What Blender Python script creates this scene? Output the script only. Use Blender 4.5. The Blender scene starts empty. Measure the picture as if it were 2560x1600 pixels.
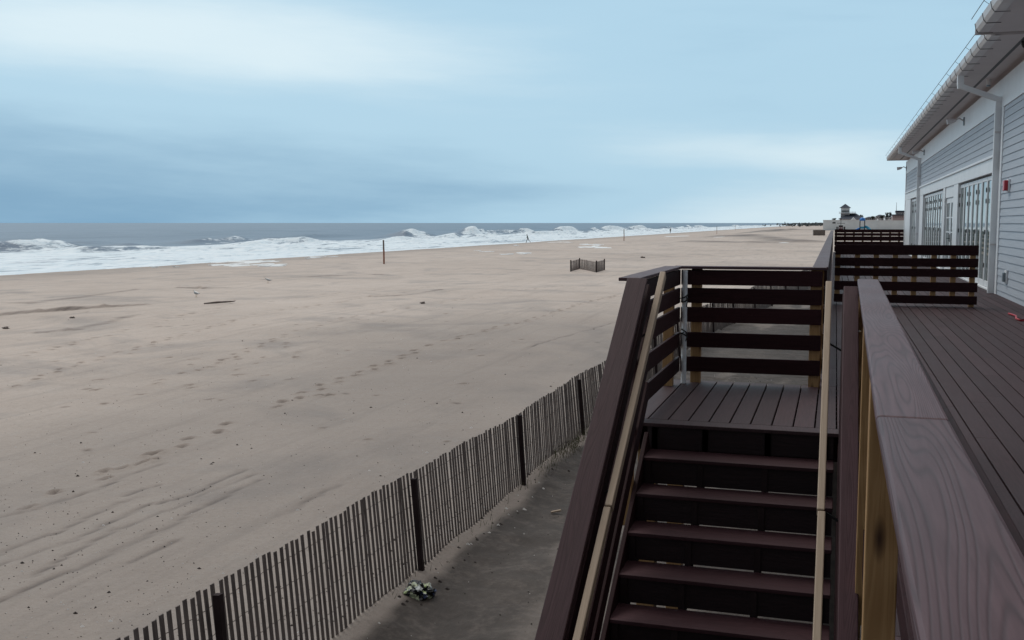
import bpy, bmesh, math, random
import numpy as np
from mathutils import Vector, Matrix
random.seed(7); RNG = np.random.default_rng(7)
S = bpy.context.scene
COL = S.collection
R = math.radians

# ------------------------------------------------------------------ camera
F, CAMH = 2600.0, 1.46
PITCH = math.atan(243 / F); YAW = math.atan(810 / math.hypot(F, 243))
FW = Vector((-math.sin(YAW) * math.cos(PITCH), math.cos(YAW) * math.cos(PITCH), -math.sin(PITCH)))
RT = Vector((math.cos(YAW), math.sin(YAW), 0)); UPV = RT.cross(FW)
cd = bpy.data.cameras.new('camera'); cam = bpy.data.objects.new('camera', cd); COL.objects.link(cam)
cd.sensor_width = 36; cd.lens = F / 2560 * 36; cd.clip_start = 0.05; cd.clip_end = 60000
cam.matrix_world = Matrix(((RT.x, UPV.x, -FW.x, 0), (RT.y, UPV.y, -FW.y, 0), (RT.z, UPV.z, -FW.z, CAMH), (0, 0, 0, 1)))
S.camera = cam

# ------------------------------------------------------------------ world, sun, exposure
SUN_EL, SUN_AZ = R(52), R(-50)           # azimuth measured from +Y, negative towards the sea
w = bpy.data.worlds.new('World'); S.world = w; w.use_nodes = True
N = w.node_tree.nodes; L = w.node_tree.links; N.clear()
def wn(t, **k):
    n = N.new(t)
    for a, b in k.items(): setattr(n, a, b)
    return n
def wmath(op, a, b=None, c=None, clamp=False):
    n = wn('ShaderNodeMath', operation=op, use_clamp=clamp)
    for i, v in enumerate((a, b, c)):
        if v is None: continue
        if isinstance(v, (int, float)): n.inputs[i].default_value = v
        else: L.new(v, n.inputs[i])
    return n.outputs[0]
def wdot(vec, d):
    n = wn('ShaderNodeVectorMath', operation='DOT_PRODUCT'); L.new(vec, n.inputs[0]); n.inputs[1].default_value = d
    return n.outputs['Value']
tc = wn('ShaderNodeTexCoord'); nv = wn('ShaderNodeVectorMath', operation='NORMALIZE'); L.new(tc.outputs['Generated'], nv.inputs[0])
D = nv.outputs[0]
side = wdot(D, (0.955, 0.296, 0)); fwd = wdot(D, (-0.296, 0.955, 0)); el = wdot(D, (0, 0, 1))
def wblob(cs, ce, ws, we, amp):
    a = wmath('POWER', wmath('DIVIDE', wmath('SUBTRACT', side, cs), ws), 2)
    b = wmath('POWER', wmath('DIVIDE', wmath('SUBTRACT', el, ce), we), 2)
    return wmath('MULTIPLY', wmath('EXPONENT', wmath('MULTIPLY', wmath('ADD', a, b), -1.0)), amp)
cmb = wn('ShaderNodeCombineXYZ')
L.new(wmath('MULTIPLY', side, 3.2), cmb.inputs[0]); L.new(wmath('MULTIPLY', fwd, 3.2), cmb.inputs[1])
L.new(wmath('ADD', wmath('MULTIPLY', el, 21.0), wmath('MULTIPLY', side, 0.7)), cmb.inputs[2])
n1 = wn('ShaderNodeTexNoise'); n1.inputs['Scale'].default_value = 0.85; n1.inputs['Detail'].default_value = 5; n1.inputs['Roughness'].default_value = 0.45; n1.inputs['Distortion'].default_value = 0.4
L.new(cmb.outputs[0], n1.inputs['Vector'])
n2 = wn('ShaderNodeTexNoise'); n2.inputs['Scale'].default_value = 3.4; n2.inputs['Detail'].default_value = 6; n2.inputs['Roughness'].default_value = 0.6
L.new(cmb.outputs[0], n2.inputs['Vector'])
fac = wmath('ADD', wmath('ADD', 0.50, wmath('MULTIPLY', wmath('SUBTRACT', n2.outputs['Fac'], 0.5), 0.17)), wmath('MULTIPLY', wmath('SUBTRACT', n1.outputs['Fac'], 0.5), 0.5))
for b in ((-.36, .175, .22, .045, .42), (-.16, .150, .18, .036, .24), (-.42, .025, .38, .065, -.46), (.27, .066, .17, .022, .34), (.36, 0.0, .24, .04, .50),
          (.30, .17, .25, .05, -.08), (.0, .03, .10, .010, -.07), (.17, .046, .08, .007, -.12), (.06, .042, .12, .007, .08), (.03, .145, .16, .045, .14)):
    fac = wmath('ADD', fac, wblob(*b))
cr = wn('ShaderNodeValToRGB'); cr.color_ramp.interpolation = 'EASE'
cr.color_ramp.elements[0].position = 0.0; cr.color_ramp.elements[0].color = (0.215, 0.405, 0.588, 1)
cr.color_ramp.elements[1].position = 1.0; cr.color_ramp.elements[1].color = (0.72, 0.87, 0.94, 1)
e = cr.color_ramp.elements.new(0.5); e.color = (0.450, 0.675, 0.830, 1)
L.new(fac, cr.inputs[0])
# unseen sky: brightened overhead to light the sand, dimmed behind the viewer
over = wn('ShaderNodeMapRange'); over.inputs[1].default_value = 0.22; over.inputs[2].default_value = 0.75; L.new(el, over.inputs[0])
mixo = wn('ShaderNodeMix', data_type='RGBA'); L.new(over.outputs[0], mixo.inputs['Factor']); L.new(cr.outputs[0], mixo.inputs['A']); mixo.inputs['B'].default_value = (1.03, 1.01, 0.99, 1)
back = wn('ShaderNodeMapRange'); back.inputs[1].default_value = 0.35; back.inputs[2].default_value = -0.6; back.inputs[3].default_value = 1.0; back.inputs[4].default_value = 0.25; L.new(fwd, back.inputs[0])
sc = wn('ShaderNodeVectorMath', operation='SCALE'); L.new(mixo.outputs['Result'], sc.inputs[0]); L.new(wmath('MULTIPLY', back.outputs[0], 10.0), sc.inputs['Scale'])
sky = wn('ShaderNodeTexSky', sky_type='NISHITA'); sky.sun_disc = False; sky.sun_elevation = SUN_EL; sky.sun_rotation = SUN_AZ
sky.air_density = 1.0; sky.dust_density = 3.0
mx = wn('ShaderNodeMix', data_type='RGBA'); mx.inputs['Factor'].default_value = 0.94
L.new(sky.outputs[0], mx.inputs['A']); L.new(sc.outputs[0], mx.inputs['B'])
bg = wn('ShaderNodeBackground'); bg.inputs['Strength'].default_value = 0.1; L.new(mx.outputs['Result'], bg.inputs['Color'])
out = wn('ShaderNodeOutputWorld'); L.new(bg.outputs[0], out.inputs['Surface'])

sd = bpy.data.lights.new('sun', 'SUN'); sd.energy = 0.9; sd.angle = R(25); sd.color = (1.0, 0.96, 0.9)
so = bpy.data.objects.new('sun', sd); COL.objects.link(so)
sdir = Vector((math.sin(SUN_AZ) * math.cos(SUN_EL), math.cos(SUN_AZ) * math.cos(SUN_EL), math.sin(SUN_EL)))
so.rotation_euler = sdir.to_track_quat('Z', 'Y').to_euler(); so.location = (-20, 20, 40)
S.view_settings.view_transform = 'Standard'; S.view_settings.look = 'None'; S.view_settings.exposure = 0.0; S.view_settings.gamma = 1.0
S.render.engine = 'CYCLES'

# ------------------------------------------------------------------ helpers: measuring
def ray(px, py): return FW * F + RT * (px - 1280) - UPV * (py - 800)
def on_z(px, py, z): d = ray(px, py); t = (z - CAMH) / d.z; return Vector((0, 0, CAMH)) + d * t
def on_y(px, py, y): d = ray(px, py); return Vector((0, 0, CAMH)) + d * (y / d.y)
ZS = -2.68                                # sand level; z = 0 is the deck
# value noise on numpy arrays
def _h(ix, iy, s):
    n = (ix.astype(np.int64) * 374761393 + iy.astype(np.int64) * 668265263 + s * 974634777) & 0x7fffffff
    n = ((n ^ (n >> 13)) * 1274126177) & 0x7fffffff
    return ((n ^ (n >> 16)) & 0xffff) / 65535.0
def vnoise(x, y, s):
    x = np.asarray(x, float); y = np.asarray(y, float)
    ix = np.floor(x); iy = np.floor(y); fx = x - ix; fy = y - iy
    fx = fx * fx * (3 - 2 * fx); fy = fy * fy * (3 - 2 * fy)
    a = _h(ix, iy, s); b = _h(ix + 1, iy, s); c = _h(ix, iy + 1, s); d = _h(ix + 1, iy + 1, s)
    return (a * (1 - fx) + b * fx) * (1 - fy) + (c * (1 - fx) + d * fx) * fy
def fbm(x, y, s, o=4):
    r = 0; a = 0.5
    for i in range(o): r = r + a * vnoise(x * 2 ** i, y * 2 ** i, s + i); a *= 0.5
    return r / (1 - 0.5 ** o)
def sstep(a, b, x): t = np.clip((np.asarray(x, float) - a) / (b - a), 0, 1); return t * t * (3 - 2 * t)
def base_z(x, y):
    x = np.asarray(x, float); y = np.asarray(y, float)
    z = ZS + 0 * x
    z = z - 0.0219 * np.clip(-42 - x, 0, None) - 0.04 * np.clip(-74 - x, 0, None)
    z = z + 1.75 * sstep(150, 340, y) * sstep(-42, -12, x)
    z = z + 0.5 * (fbm(x / 14, y / 14, 31, 3) - 0.5) * sstep(-4.2, -12, x) * sstep(-62, -40, x) * 0.55
    return z
def ground(px, py):
    z = ZS
    for _ in range(12):
        p = on_z(px, py, z); z = float(base_z(np.array([p.x]), np.array([p.y]))[0])
    return Vector((p.x, p.y, z))

# ------------------------------------------------------------------ helpers: materials
class NT:
    def __init__(s, name):
        s.m = bpy.data.materials.new(name); s.m.use_nodes = True; s.n = s.m.node_tree.nodes; s.l = s.m.node_tree.links
        s.b = s.n['Principled BSDF']; s.tc = s.n.new('ShaderNodeTexCoord')
    def put(s, sock, v):
        if hasattr(v, 'is_output'): s.l.new(v, sock)
        else: sock.default_value = v
    def obj(s, scale=(1, 1, 1), loc=None):
        mp = s.n.new('ShaderNodeMapping'); mp.inputs['Scale'].default_value = scale; s.l.new(s.tc.outputs['Object'], mp.inputs['Vector'])
        if loc is not None: s.l.new(loc, mp.inputs['Location'])
        return mp.outputs[0]
    def rnd(s, k=37.0):
        oi = s.n.new('ShaderNodeObjectInfo'); c = s.n.new('ShaderNodeCombineXYZ')
        v = s.math('MULTIPLY', oi.outputs['Random'], k)
        for i in range(3): s.l.new(v, c.inputs[i])
        return c.outputs[0]
    def noise(s, vec, scale, detail=4, rough=0.55, dist=0.0, out='Fac'):
        t = s.n.new('ShaderNodeTexNoise'); s.l.new(vec, t.inputs['Vector'])
        for k, v in (('Scale', scale), ('Detail', detail), ('Roughness', rough), ('Distortion', dist)): t.inputs[k].default_value = v
        return t.outputs[out]
    def math(s, op, a, b=None, c=None, clamp=False):
        t = s.n.new('ShaderNodeMath'); t.operation = op; t.use_clamp = clamp
        for i, v in enumerate((a, b, c)):
            if v is not None: s.put(t.inputs[i], v)
        return t.outputs[0]
    def ramp(s, f, pts, interp='LINEAR'):
        t = s.n.new('ShaderNodeValToRGB'); cr = t.color_ramp; cr.interpolation = interp
        while len(cr.elements) < len(pts): cr.elements.new(0.5)
        for e, (p, c) in zip(cr.elements, pts): e.position = p; e.color = (*c, 1) if len(c) == 3 else c
        s.l.new(f, t.inputs[0]); return t.outputs[0]
    def mix(s, f, a, b, mode='MIX'):
        t = s.n.new('ShaderNodeMix'); t.data_type = 'RGBA'; t.blend_type = mode; t.clamp_factor = True
        s.put(t.inputs['Factor'], f)
        for k, v in (('A', a), ('B', b)): s.put(t.inputs[k], (*v, 1) if isinstance(v, tuple) and len(v) == 3 else v)
        return t.outputs['Result']
    def attr(s, name):
        t = s.n.new('ShaderNodeAttribute'); t.attribute_name = name; return t.outputs['Fac']
    def bump(s, h, strength=0.3, dist=0.01):
        t = s.n.new('ShaderNodeBump'); s.l.new(h, t.inputs['Height']); t.inputs['Strength'].default_value = strength; t.inputs['Distance'].default_value = dist
        s.l.new(t.outputs[0], s.b.inputs['Normal'])
    def done(s, col, rough=0.6, spec=0.5, metal=0.0):
        s.put(s.b.inputs['Base Color'], (*col, 1) if isinstance(col, tuple) else col)
        s.put(s.b.inputs['Roughness'], rough); s.b.inputs['Specular IOR Level'].default_value = spec; s.b.inputs['Metallic'].default_value = metal
        return s.m
def sc3(c, k): return tuple(min(1, x * k) for x in c)
def plain(name, c, rough=0.6, var=0.15, scale=6.0, spec=0.5, bump=0.0, metal=0.0, stretch=(1, 1, 1)):
    t = NT(name); v = t.obj(stretch, t.rnd()); f = t.noise(v, scale, 5, 0.6)
    col = t.ramp(f, [(0.3, sc3(c, 1 - var)), (0.7, sc3(c, 1 + var))])
    if bump: t.bump(t.noise(v, scale * 6, 4, 0.6), bump, 0.01)
    return t.done(col, rough, spec, metal)
def composite(name, c1, c2, axis=0, rough=0.5, attr=None, spec=0.5, grain=0.45):
    """wood-plastic board: embossed cathedral grain drawn as contour lines of a stretched noise"""
    t = NT(name); st = [34.0, 34.0, 34.0]; st[axis] = 2.2
    s2 = [70.0, 70.0, 70.0]; s2[axis] = 4.0
    loc = t.rnd()
    if attr:
        c = t.n.new('ShaderNodeCombineXYZ'); a = t.math('MULTIPLY', t.attr(attr), 91.0)
        for i in range(3): t.l.new(a, c.inputs[i])
        loc = c.outputs[0]
    v = t.obj(tuple(x / 3.2 for x in st), loc)
    f = t.noise(v, 0.75, 1, 0.4, 0.15)
    lines = t.math('SINE', t.math('MULTIPLY', f, 215.0))
    lines = t.math('MULTIPLY_ADD', lines, 0.5, 0.5)
    lines = t.math('POWER', lines, 3.5)
    fine = t.noise(t.obj(tuple(s2), loc), 1.0, 3, 0.6)
    big = t.noise(t.obj((1.3, 1.3, 1.3), loc), 1.0, 3, 0.5)
    tint = t.attr(attr) if attr else t.n.new('ShaderNodeObjectInfo').outputs['Random']
    col = t.mix(t.math('ADD', t.math('MULTIPLY', big, 0.45), t.math('MULTIPLY', t.ramp(fine, [(0.35, (0, 0, 0)), (0.65, (1, 1, 1))]), 0.65)), c1, c2)
    col = t.mix(t.math('MULTIPLY', lines, grain), col, sc3(c1, 0.62))
    k = t.math('MULTIPLY_ADD', tint, 0.45, 0.78); cc = t.n.new('ShaderNodeVectorMath'); cc.operation = 'SCALE'
    t.l.new(col, cc.inputs[0]); t.l.new(k, cc.inputs['Scale'])
    # scuffs and salt marks
    sp = t.noise(t.obj((22, 22, 22), loc), 1.0, 5, 0.7)
    spk = t.ramp(sp, [(0.70, (0, 0, 0)), (0.78, (1, 1, 1))])
    col = t.mix(t.math('MULTIPLY', spk, 0.25), cc.outputs[0], (0.24, 0.22, 0.22))
    t.bump(t.math('ADD', t.math('MULTIPLY', lines, -0.6), fine), 0.35, 0.0015)
    return t.done(col, t.math('MULTIPLY_ADD', big, 0.15, rough - 0.08), spec)
def pine(name, c1, c2, knots=True):
    t = NT(name); loc = t.rnd(); v = t.obj((1.2, 22, 22), loc)
    f = t.noise(v, 0.9, 3, 0.5, 0.8); ln = t.math('MULTIPLY_ADD', t.math('SINE', t.math('MULTIPLY', f, 40.0)), 0.5, 0.5)
    col = t.mix(t.math('MULTIPLY', ln, 0.6), c1, c2)
    col = t.mix(t.math('MULTIPLY', t.noise(t.obj((2.2, 3, 3), loc), 1.0, 3), 0.45), col, sc3(c2, 0.75))
    if knots:
        vo = t.n.new('ShaderNodeTexVoronoi'); vo.feature = 'F1'; vo.inputs['Scale'].default_value = 1.0
        t.l.new(t.obj((2.1, 7.5, 7.5), loc), vo.inputs['Vector'])
        col = t.mix(t.ramp(vo.outputs['Distance'], [(0.06, (1, 1, 1)), (0.17, (0, 0, 0))]), col, (0.06, 0.028, 0.014))
    t.bump(ln, 0.2, 0.001)
    return t.done(col, 0.6, 0.35)

M = {}
M['deck'] = composite('composite_deck', (0.041, 0.0215, 0.025), (0.068, 0.037, 0.0415), 1, 0.62, 'tint', 0.28, 0.3)
M['cap'] = composite('composite_cap', (0.062, 0.032, 0.038), (0.098, 0.055, 0.063), 0, 0.54, None, 0.28, 0.65)
M['slope_cap'] = composite('composite_slope_cap', (0.042, 0.018, 0.023), (0.068, 0.032, 0.039), 0, 0.6, None, 0.22, 0.4)
M['board'] = composite('composite_board', (0.021, 0.0065, 0.008), (0.034, 0.0115, 0.0135), 0, 0.65, None, 0.15, 0.3)
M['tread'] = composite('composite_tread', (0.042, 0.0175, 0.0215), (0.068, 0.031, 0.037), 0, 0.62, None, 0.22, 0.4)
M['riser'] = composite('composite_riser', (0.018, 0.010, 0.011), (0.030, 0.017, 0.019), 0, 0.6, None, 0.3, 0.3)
M['post'] = pine('yellow_pine', (0.46, 0.275, 0.125), (0.32, 0.17, 0.068))
M['handrail'] = pine('handrail_wood', (0.46, 0.36, 0.27), (0.36, 0.275, 0.20), False)
M['white'] = plain('white_trim', (0.82, 0.84, 0.86), 0.45, 0.05, 2.0)
M['soffit'] = plain('soffit_paint', (0.62, 0.57, 0.57), 0.6, 0.06, 1.2)
M['gutter'] = plain('gutter_paint', (0.66, 0.63, 0.63), 0.4, 0.08, 3.0)
M['strap'] = plain('dark_strap', (0.03, 0.03, 0.032), 0.5)
M['metal'] = plain('grey_metal', (0.22, 0.26, 0.29), 0.4, 0.1, 4.0, metal=0.5)
M['shingle'] = plain('roof_shingle', (0.12, 0.12, 0.13), 0.85, 0.3, 8.0, bump=0.5)
M['black'] = plain('black_plastic', (0.012, 0.012, 0.013), 0.45)
M['red'] = plain('red_enamel', (0.52, 0.03, 0.05), 0.35, 0.08)
M['pvc'] = plain('white_pvc', (0.80, 0.83, 0.86), 0.4, 0.1, 9.0)
M['slat'] = plain('grey_lath', (0.16, 0.135, 0.127), 0.85, 0.4, 3.0, 0.2, stretch=(9, 9, 1))
M['fpost'] = plain('dark_fence_post', (0.030, 0.019, 0.020), 0.8, 0.3, 5.0, 0.2)
M['wire'] = plain('rusty_wire', (0.08, 0.06, 0.055), 0.6)
M['log'] = plain('driftwood', (0.19, 0.16, 0.145), 0.9, 0.35, 6.0, 0.2)
M['rust'] = plain('rusty_marker', (0.34, 0.16, 0.11), 0.85, 0.35, 3.0, 0.2)
M['foam'] = plain('sea_foam', (0.82, 0.85, 0.86), 0.7, 0.06, 3.0, 0.3, bump=0.4)
def siding_mat():
    t = NT('grey_siding'); v = t.obj((1, 0.25, 7)); f = t.noise(v, 3.0, 5, 0.6)
    col = t.ramp(f, [(0.3, (0.43, 0.47, 0.525)), (0.7, (0.50, 0.54, 0.595))]); t.bump(t.noise(t.obj((3, 0.5, 40)), 4, 3), 0.1, 0.002)
    return t.done(col, 0.6, 0.35)
M['siding'] = siding_mat()
def glass_mat():
    t = NT('window_glass'); v = t.obj((1, 1, 1)); f = t.noise(v, 0.8, 2)
    t.bump(f, 0.02, 0.02)
    return t.done(t.ramp(f, [(0.3, (0.16, 0.20, 0.195)), (0.7, (0.20, 0.245, 0.24))]), 0.04, 0.75)
M['glass'] = glass_mat()

def sand_mat():
    t = NT('beach_sand'); v = t.obj()
    big = t.noise(v, 0.055, 4, 0.5); mid = t.noise(v, 0.5, 5, 0.6); fine = t.noise(v, 9.0, 4, 0.7); grain = t.noise(v, 60.0, 3, 0.7)
    f = t.math('ADD', t.math('ADD', t.math('MULTIPLY', big, 0.42), t.math('MULTIPLY', mid, 0.26)), t.math('MULTIPLY', fine, 0.32))
    col = t.ramp(f, [(0.33, (0.43, 0.355, 0.306)), (0.5, (0.540, 0.458, 0.400)), (0.67, (0.64, 0.552, 0.490))])
    mot = t.noise(v, 0.22, 6, 0.62, 0.6); col = t.mix(t.ramp(mot, [(0.50, (0, 0, 0)), (0.66, (0.55, 0.55, 0.55))]), col, (0.27, 0.245, 0.235))
    lit = t.noise(v, 1.3, 6, 0.7); col = t.mix(t.ramp(lit, [(0.56, (0, 0, 0)), (0.72, (0.5, 0.5, 0.5))]), col, (0.52, 0.475, 0.44))
    # wind-laid streaks
    stv = t.n.new('ShaderNodeMapping'); stv.inputs['Rotation'].default_value = (0, 0, R(-22)); stv.inputs['Scale'].default_value = (2.4, 0.16, 1); t.l.new(t.tc.outputs['Object'], stv.inputs['Vector'])
    st = t.noise(stv.outputs[0], 1.0, 5, 0.65)
    col = t.mix(t.ramp(st, [(0.52, (0, 0, 0)), (0.72, (0.36, 0.36, 0.36))]), col, (0.26, 0.22, 0.195))
    col = t.mix(t.attr('darker'), col, t.mix(0.62, col, (0.18, 0.157, 0.142)))
    col = t.mix(t.math('MULTIPLY', t.ramp(grain, [(0.60, (0, 0, 0)), (0.72, (1, 1, 1))]), 0.45), col, (0.11, 0.09, 0.08))
    pep = t.noise(v, 26.0, 4, 0.75); col = t.mix(t.math('MULTIPLY', t.ramp(pep, [(0.56, (0, 0, 0)), (0.66, (1, 1, 1))]), 0.34), col, (0.17, 0.14, 0.118))
    # dark damp dirt beside the deck
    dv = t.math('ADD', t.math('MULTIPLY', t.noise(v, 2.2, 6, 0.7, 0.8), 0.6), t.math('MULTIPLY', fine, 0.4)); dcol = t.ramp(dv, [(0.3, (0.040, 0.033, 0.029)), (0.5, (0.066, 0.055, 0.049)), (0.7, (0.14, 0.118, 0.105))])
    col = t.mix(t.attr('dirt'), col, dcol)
    wet_shade = t.attr('wet_shade'); col = t.mix(wet_shade, col, (0.10, 0.075, 0.063))  # real moisture at the waterline, painted shade in footprints and far ridges
    t.bump(t.math('ADD', t.math('MULTIPLY', fine, 0.7), t.math('MULTIPLY', grain, 0.25)), 0.8, 0.03)
    return t.done(col, t.math('MULTIPLY_ADD', wet_shade, -0.2, 0.8), 0.35)
M['sand'] = sand_mat()
def sea_mat():
    t = NT('sea_water'); v = t.obj()
    a = t.obj((0.35, 0.10, 0.35)); b = t.obj((1.1, 0.32, 1.0)); c = t.obj((0.06, 0.016, 0.06))
    n1 = t.noise(a, 1.0, 6, 0.62, 0.6); n2 = t.noise(b, 1.0, 5, 0.65, 0.8); n3 = t.noise(c, 1.0, 3, 0.5)
    fm = t.attr('foam')
    s = t.math('ADD', fm, t.math('MULTIPLY', t.math('SUBTRACT', t.math('ADD', t.math('MULTIPLY', n1, 0.45), t.math('ADD', t.math('MULTIPLY', n2, 0.25), t.math('MULTIPLY', t.noise(t.obj((0.16, 0.05, 0.16)), 1.0, 5, 0.6, 1.2), 0.30))), 0.5), 2.6))
    mask = t.ramp(s, [(0.44, (0, 0, 0)), (0.62, (1, 1, 1))])
    wat = t.ramp(n3, [(0.35, (0.060, 0.120, 0.195)), (0.65, (0.095, 0.160, 0.245))])
    shade = t.ramp(n2, [(0.3, (0.56, 0.70, 0.79)), (0.58, (0.84, 0.92, 0.97))])
    col = t.mix(mask, wat, shade)
    t.bump(t.math('ADD', t.math('MULTIPLY', n2, 0.5), n1), 0.55, 0.5)
    rough = t.math('MULTIPLY_ADD', mask, 0.35, 0.38)
    return t.done(col, rough, 0.4)
M['sea'] = sea_mat()

# ------------------------------------------------------------------ helpers: objects
def thing(name, label, cat, loc=(0, 0, 0), group=None):
    o = bpy.data.objects.new(name, None); COL.objects.link(o); o.location = loc; o.empty_display_size = 0.2
    o['label'] = label; o['category'] = cat
    if group: o['group'] = group
    return o
def tag(o, label, cat, group=None):
    o['label'] = label; o['category'] = cat
    if group: o['group'] = group
    return o
def wloc(p):
    v = Vector((0, 0, 0))
    while p is not None: v = v + p.location; p = p.parent
    return v
class MB:
    def __init__(s): s.v = []; s.f = []; s.mi = []; s.at = []
    def add(s, vs, fs, mi=0, a=0.0):
        o = len(s.v); s.v += [tuple(p) for p in vs]; s.f += [tuple(i + o for i in f) for f in fs]; s.mi += [mi] * len(fs); s.at += [a] * len(vs)
    def box(s, x0, y0, z0, x1, y1, z1, mi=0, a=0.0):
        s.add([(x0, y0, z0), (x1, y0, z0), (x1, y1, z0), (x0, y1, z0), (x0, y0, z1), (x1, y0, z1), (x1, y1, z1), (x0, y1, z1)],
              [(0, 3, 2, 1), (4, 5, 6, 7), (0, 1, 5, 4), (1, 2, 6, 5), (2, 3, 7, 6), (3, 0, 4, 7)], mi, a)
    def bar(s, a, b, sy, sz, up=(0, 0, 1), mi=0, at=0.0):
        a = Vector(a); b = Vector(b); x = (b - a).normalized(); u = Vector(up)
        y = u.cross(x)
        if y.length < 1e-4: y = Vector((0, 1, 0)).cross(x)
        y.normalize(); z = x.cross(y)
        vs = [p + y * sy * i / 2 + z * sz * j / 2 for p in (a, b) for i, j in ((-1, -1), (1, -1), (1, 1), (-1, 1))]
        s.add(vs, [(0, 3, 2, 1), (4, 5, 6, 7), (0, 1, 5, 4), (1, 2, 6, 5), (2, 3, 7, 6), (3, 0, 4, 7)], mi, at)
    def tube(s, pts, r, n=8, mi=0):
        pts = [Vector(p) for p in pts]; rings = []
        rr = r if isinstance(r, (list, tuple)) else [r] * len(pts)
        for i, p in enumerate(pts):
            d = (pts[min(i + 1, len(pts) - 1)] - pts[max(i - 1, 0)]).normalized()
            u = Vector((0, 0, 1)) if abs(d.z) < 0.9 else Vector((1, 0, 0)); y = u.cross(d).normalized(); z = d.cross(y)
            rings.append([p + (y * math.cos(t) + z * math.sin(t)) * rr[i] for t in [2 * math.pi * k / n for k in range(n)]])
        vs = [q for r_ in rings for q in r_]; fs = []
        for i in range(len(pts) - 1):
            for k in range(n): fs.append((i * n + k, i * n + (k + 1) % n, (i + 1) * n + (k + 1) % n, (i + 1) * n + k))
        fs.append(tuple(range(n - 1, -1, -1))); fs.append(tuple((len(pts) - 1) * n + k for k in range(n)))
        s.add(vs, fs, mi)
    def build(s, name, mats, parent=None, loc=None, smooth=False, attr=None, bevel=0):
        me = bpy.data.meshes.new(name); base = wloc(parent) if parent is not None else Vector(loc or (0, 0, 0))
        me.from_pydata([tuple(Vector(v) - base) for v in s.v], [], s.f)
        for m in (mats if isinstance(mats, (list, tuple)) else [mats]): me.materials.append(m)
        me.polygons.foreach_set('material_index', s.mi)
        if smooth: me.polygons.foreach_set('use_smooth', [True] * len(me.polygons))
        if attr: a = me.attributes.new(attr, 'FLOAT', 'POINT'); a.data.foreach_set('value', s.at)
        o = bpy.data.objects.new(name, me); COL.objects.link(o)
        if parent is not None: o.parent = parent
        else: o.location = base
        if bevel: md = o.modifiers.new('bevel', 'BEVEL'); md.width = bevel; md.segments = 2; md.limit_method = 'ANGLE'
        return o
def beam(name, a, b, sy, sz, mat, parent, bev=0.004, up=(0, 0, 1), cut=None):
    """a board whose local x runs along it, so its grain follows its length"""
    a = Vector(a); b = Vector(b); x = (b - a).normalized(); u = Vector(up); y = u.cross(x)
    if y.length < 1e-4: y = Vector((1, 0, 0))
    y.normalize(); z = x.cross(y); l = (b - a).length
    m = MB(); m.box(-l / 2, -sy / 2, -sz / 2, l / 2, sy / 2, sz / 2)
    o = m.build(name, mat, None, bevel=bev); c = (a + b) / 2 - (wloc(parent) if parent is not None else Vector())
    if parent is not None: o.parent = parent
    o.matrix_local = Matrix(((x.x, y.x, z.x, c.x), (x.y, y.y, z.y, c.y), (x.z, y.z, z.z, c.z), (0, 0, 0, 1)))
    return o
def grid_mesh(name, xs, ys, z, mat, attrs):
    nx, ny = len(xs), len(ys); X, Y = np.meshgrid(xs, ys)
    co = np.stack([X.ravel(), Y.ravel(), z.ravel()], 1).astype(np.float32)
    i = np.arange((nx - 1) * (ny - 1)); r = i // (nx - 1); c = i % (nx - 1); a = r * nx + c
    q = np.stack([a, a + 1, a + nx + 1, a + nx], 1).astype(np.int32)
    me = bpy.data.meshes.new(name); me.vertices.add(len(co)); me.vertices.foreach_set('co', co.ravel())
    me.loops.add(q.size); me.loops.foreach_set('vertex_index', q.ravel()); me.polygons.add(len(q))
    me.polygons.foreach_set('loop_start', (np.arange(len(q)) * 4).astype(np.int32))
    me.polygons.foreach_set('use_smooth', np.ones(len(q), bool)); me.update(calc_edges=True); me.materials.append(mat)
    for k, v in attrs.items():
        at = me.attributes.new(k, 'FLOAT', 'POINT'); at.data.foreach_set('value', v.ravel().astype(np.float32))
    o = bpy.data.objects.new(name, me); COL.objects.link(o); o['kind'] = 'structure'; return o
def steps(*segs):
    out = []
    for a, b, st in segs: n = max(1, int(round((b - a) / st))); out += list(a + (b - a) * np.arange(n) / n)
    return np.array(out + [segs[-1][1]])

# ------------------------------------------------------------------ sand
xs = np.concatenate([steps((-112, -46, 0.7), (-46, -24, 0.2), (-24, -3.4, 0.075), (-3.4, 0, 0.12), (0, 4, 0.25), (4, 12, 1.0)), 12 + np.geomspace(2, 700, 26)])
ys = np.concatenate([-14 - np.geomspace(3, 500, 14)[::-1], steps((-14, 4, 0.4), (4, 32, 0.075), (32, 70, 0.16), (70, 150, 0.5), (150, 420, 1.5)), 420 + np.geomspace(4, 6000, 60)])
X, Y = np.meshgrid(xs, ys)
Z = base_z(X, Y); wet_shade = np.zeros_like(Z)
Z += 0.035 * (fbm(X / 1.7, Y / 1.7, 5, 4) - 0.5) + 0.012 * (fbm(X / 0.35, Y / 0.35, 9, 2) - 0.5)
def local(cx, cy, r):
    i0, i1 = np.searchsorted(xs, (cx - r, cx + r)); j0, j1 = np.searchsorted(ys, (cy - r, cy + r))
    return slice(j0, j1), slice(i0, i1)
def dent(cx, cy, ang, l, wd, dep):
    sl = local(cx, cy, l * 2.2); x = X[sl] - cx; y = Y[sl] - cy
    if x.size == 0: return
    u = (x * math.cos(ang) + y * math.sin(ang)) / l; v = (-x * math.sin(ang) + y * math.cos(ang)) / wd
    r = np.sqrt(u * u + v * v); Z[sl] += -1.3 * dep * np.exp(-(r ** 4)) + dep * 0.55 * np.exp(-((r - 1.45) / 0.4) ** 2)
    wet_shade[sl] = np.maximum(wet_shade[sl], 0.95 * np.exp(-(r ** 4)))  # shadow inside the dent, painted as darker sand
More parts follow.
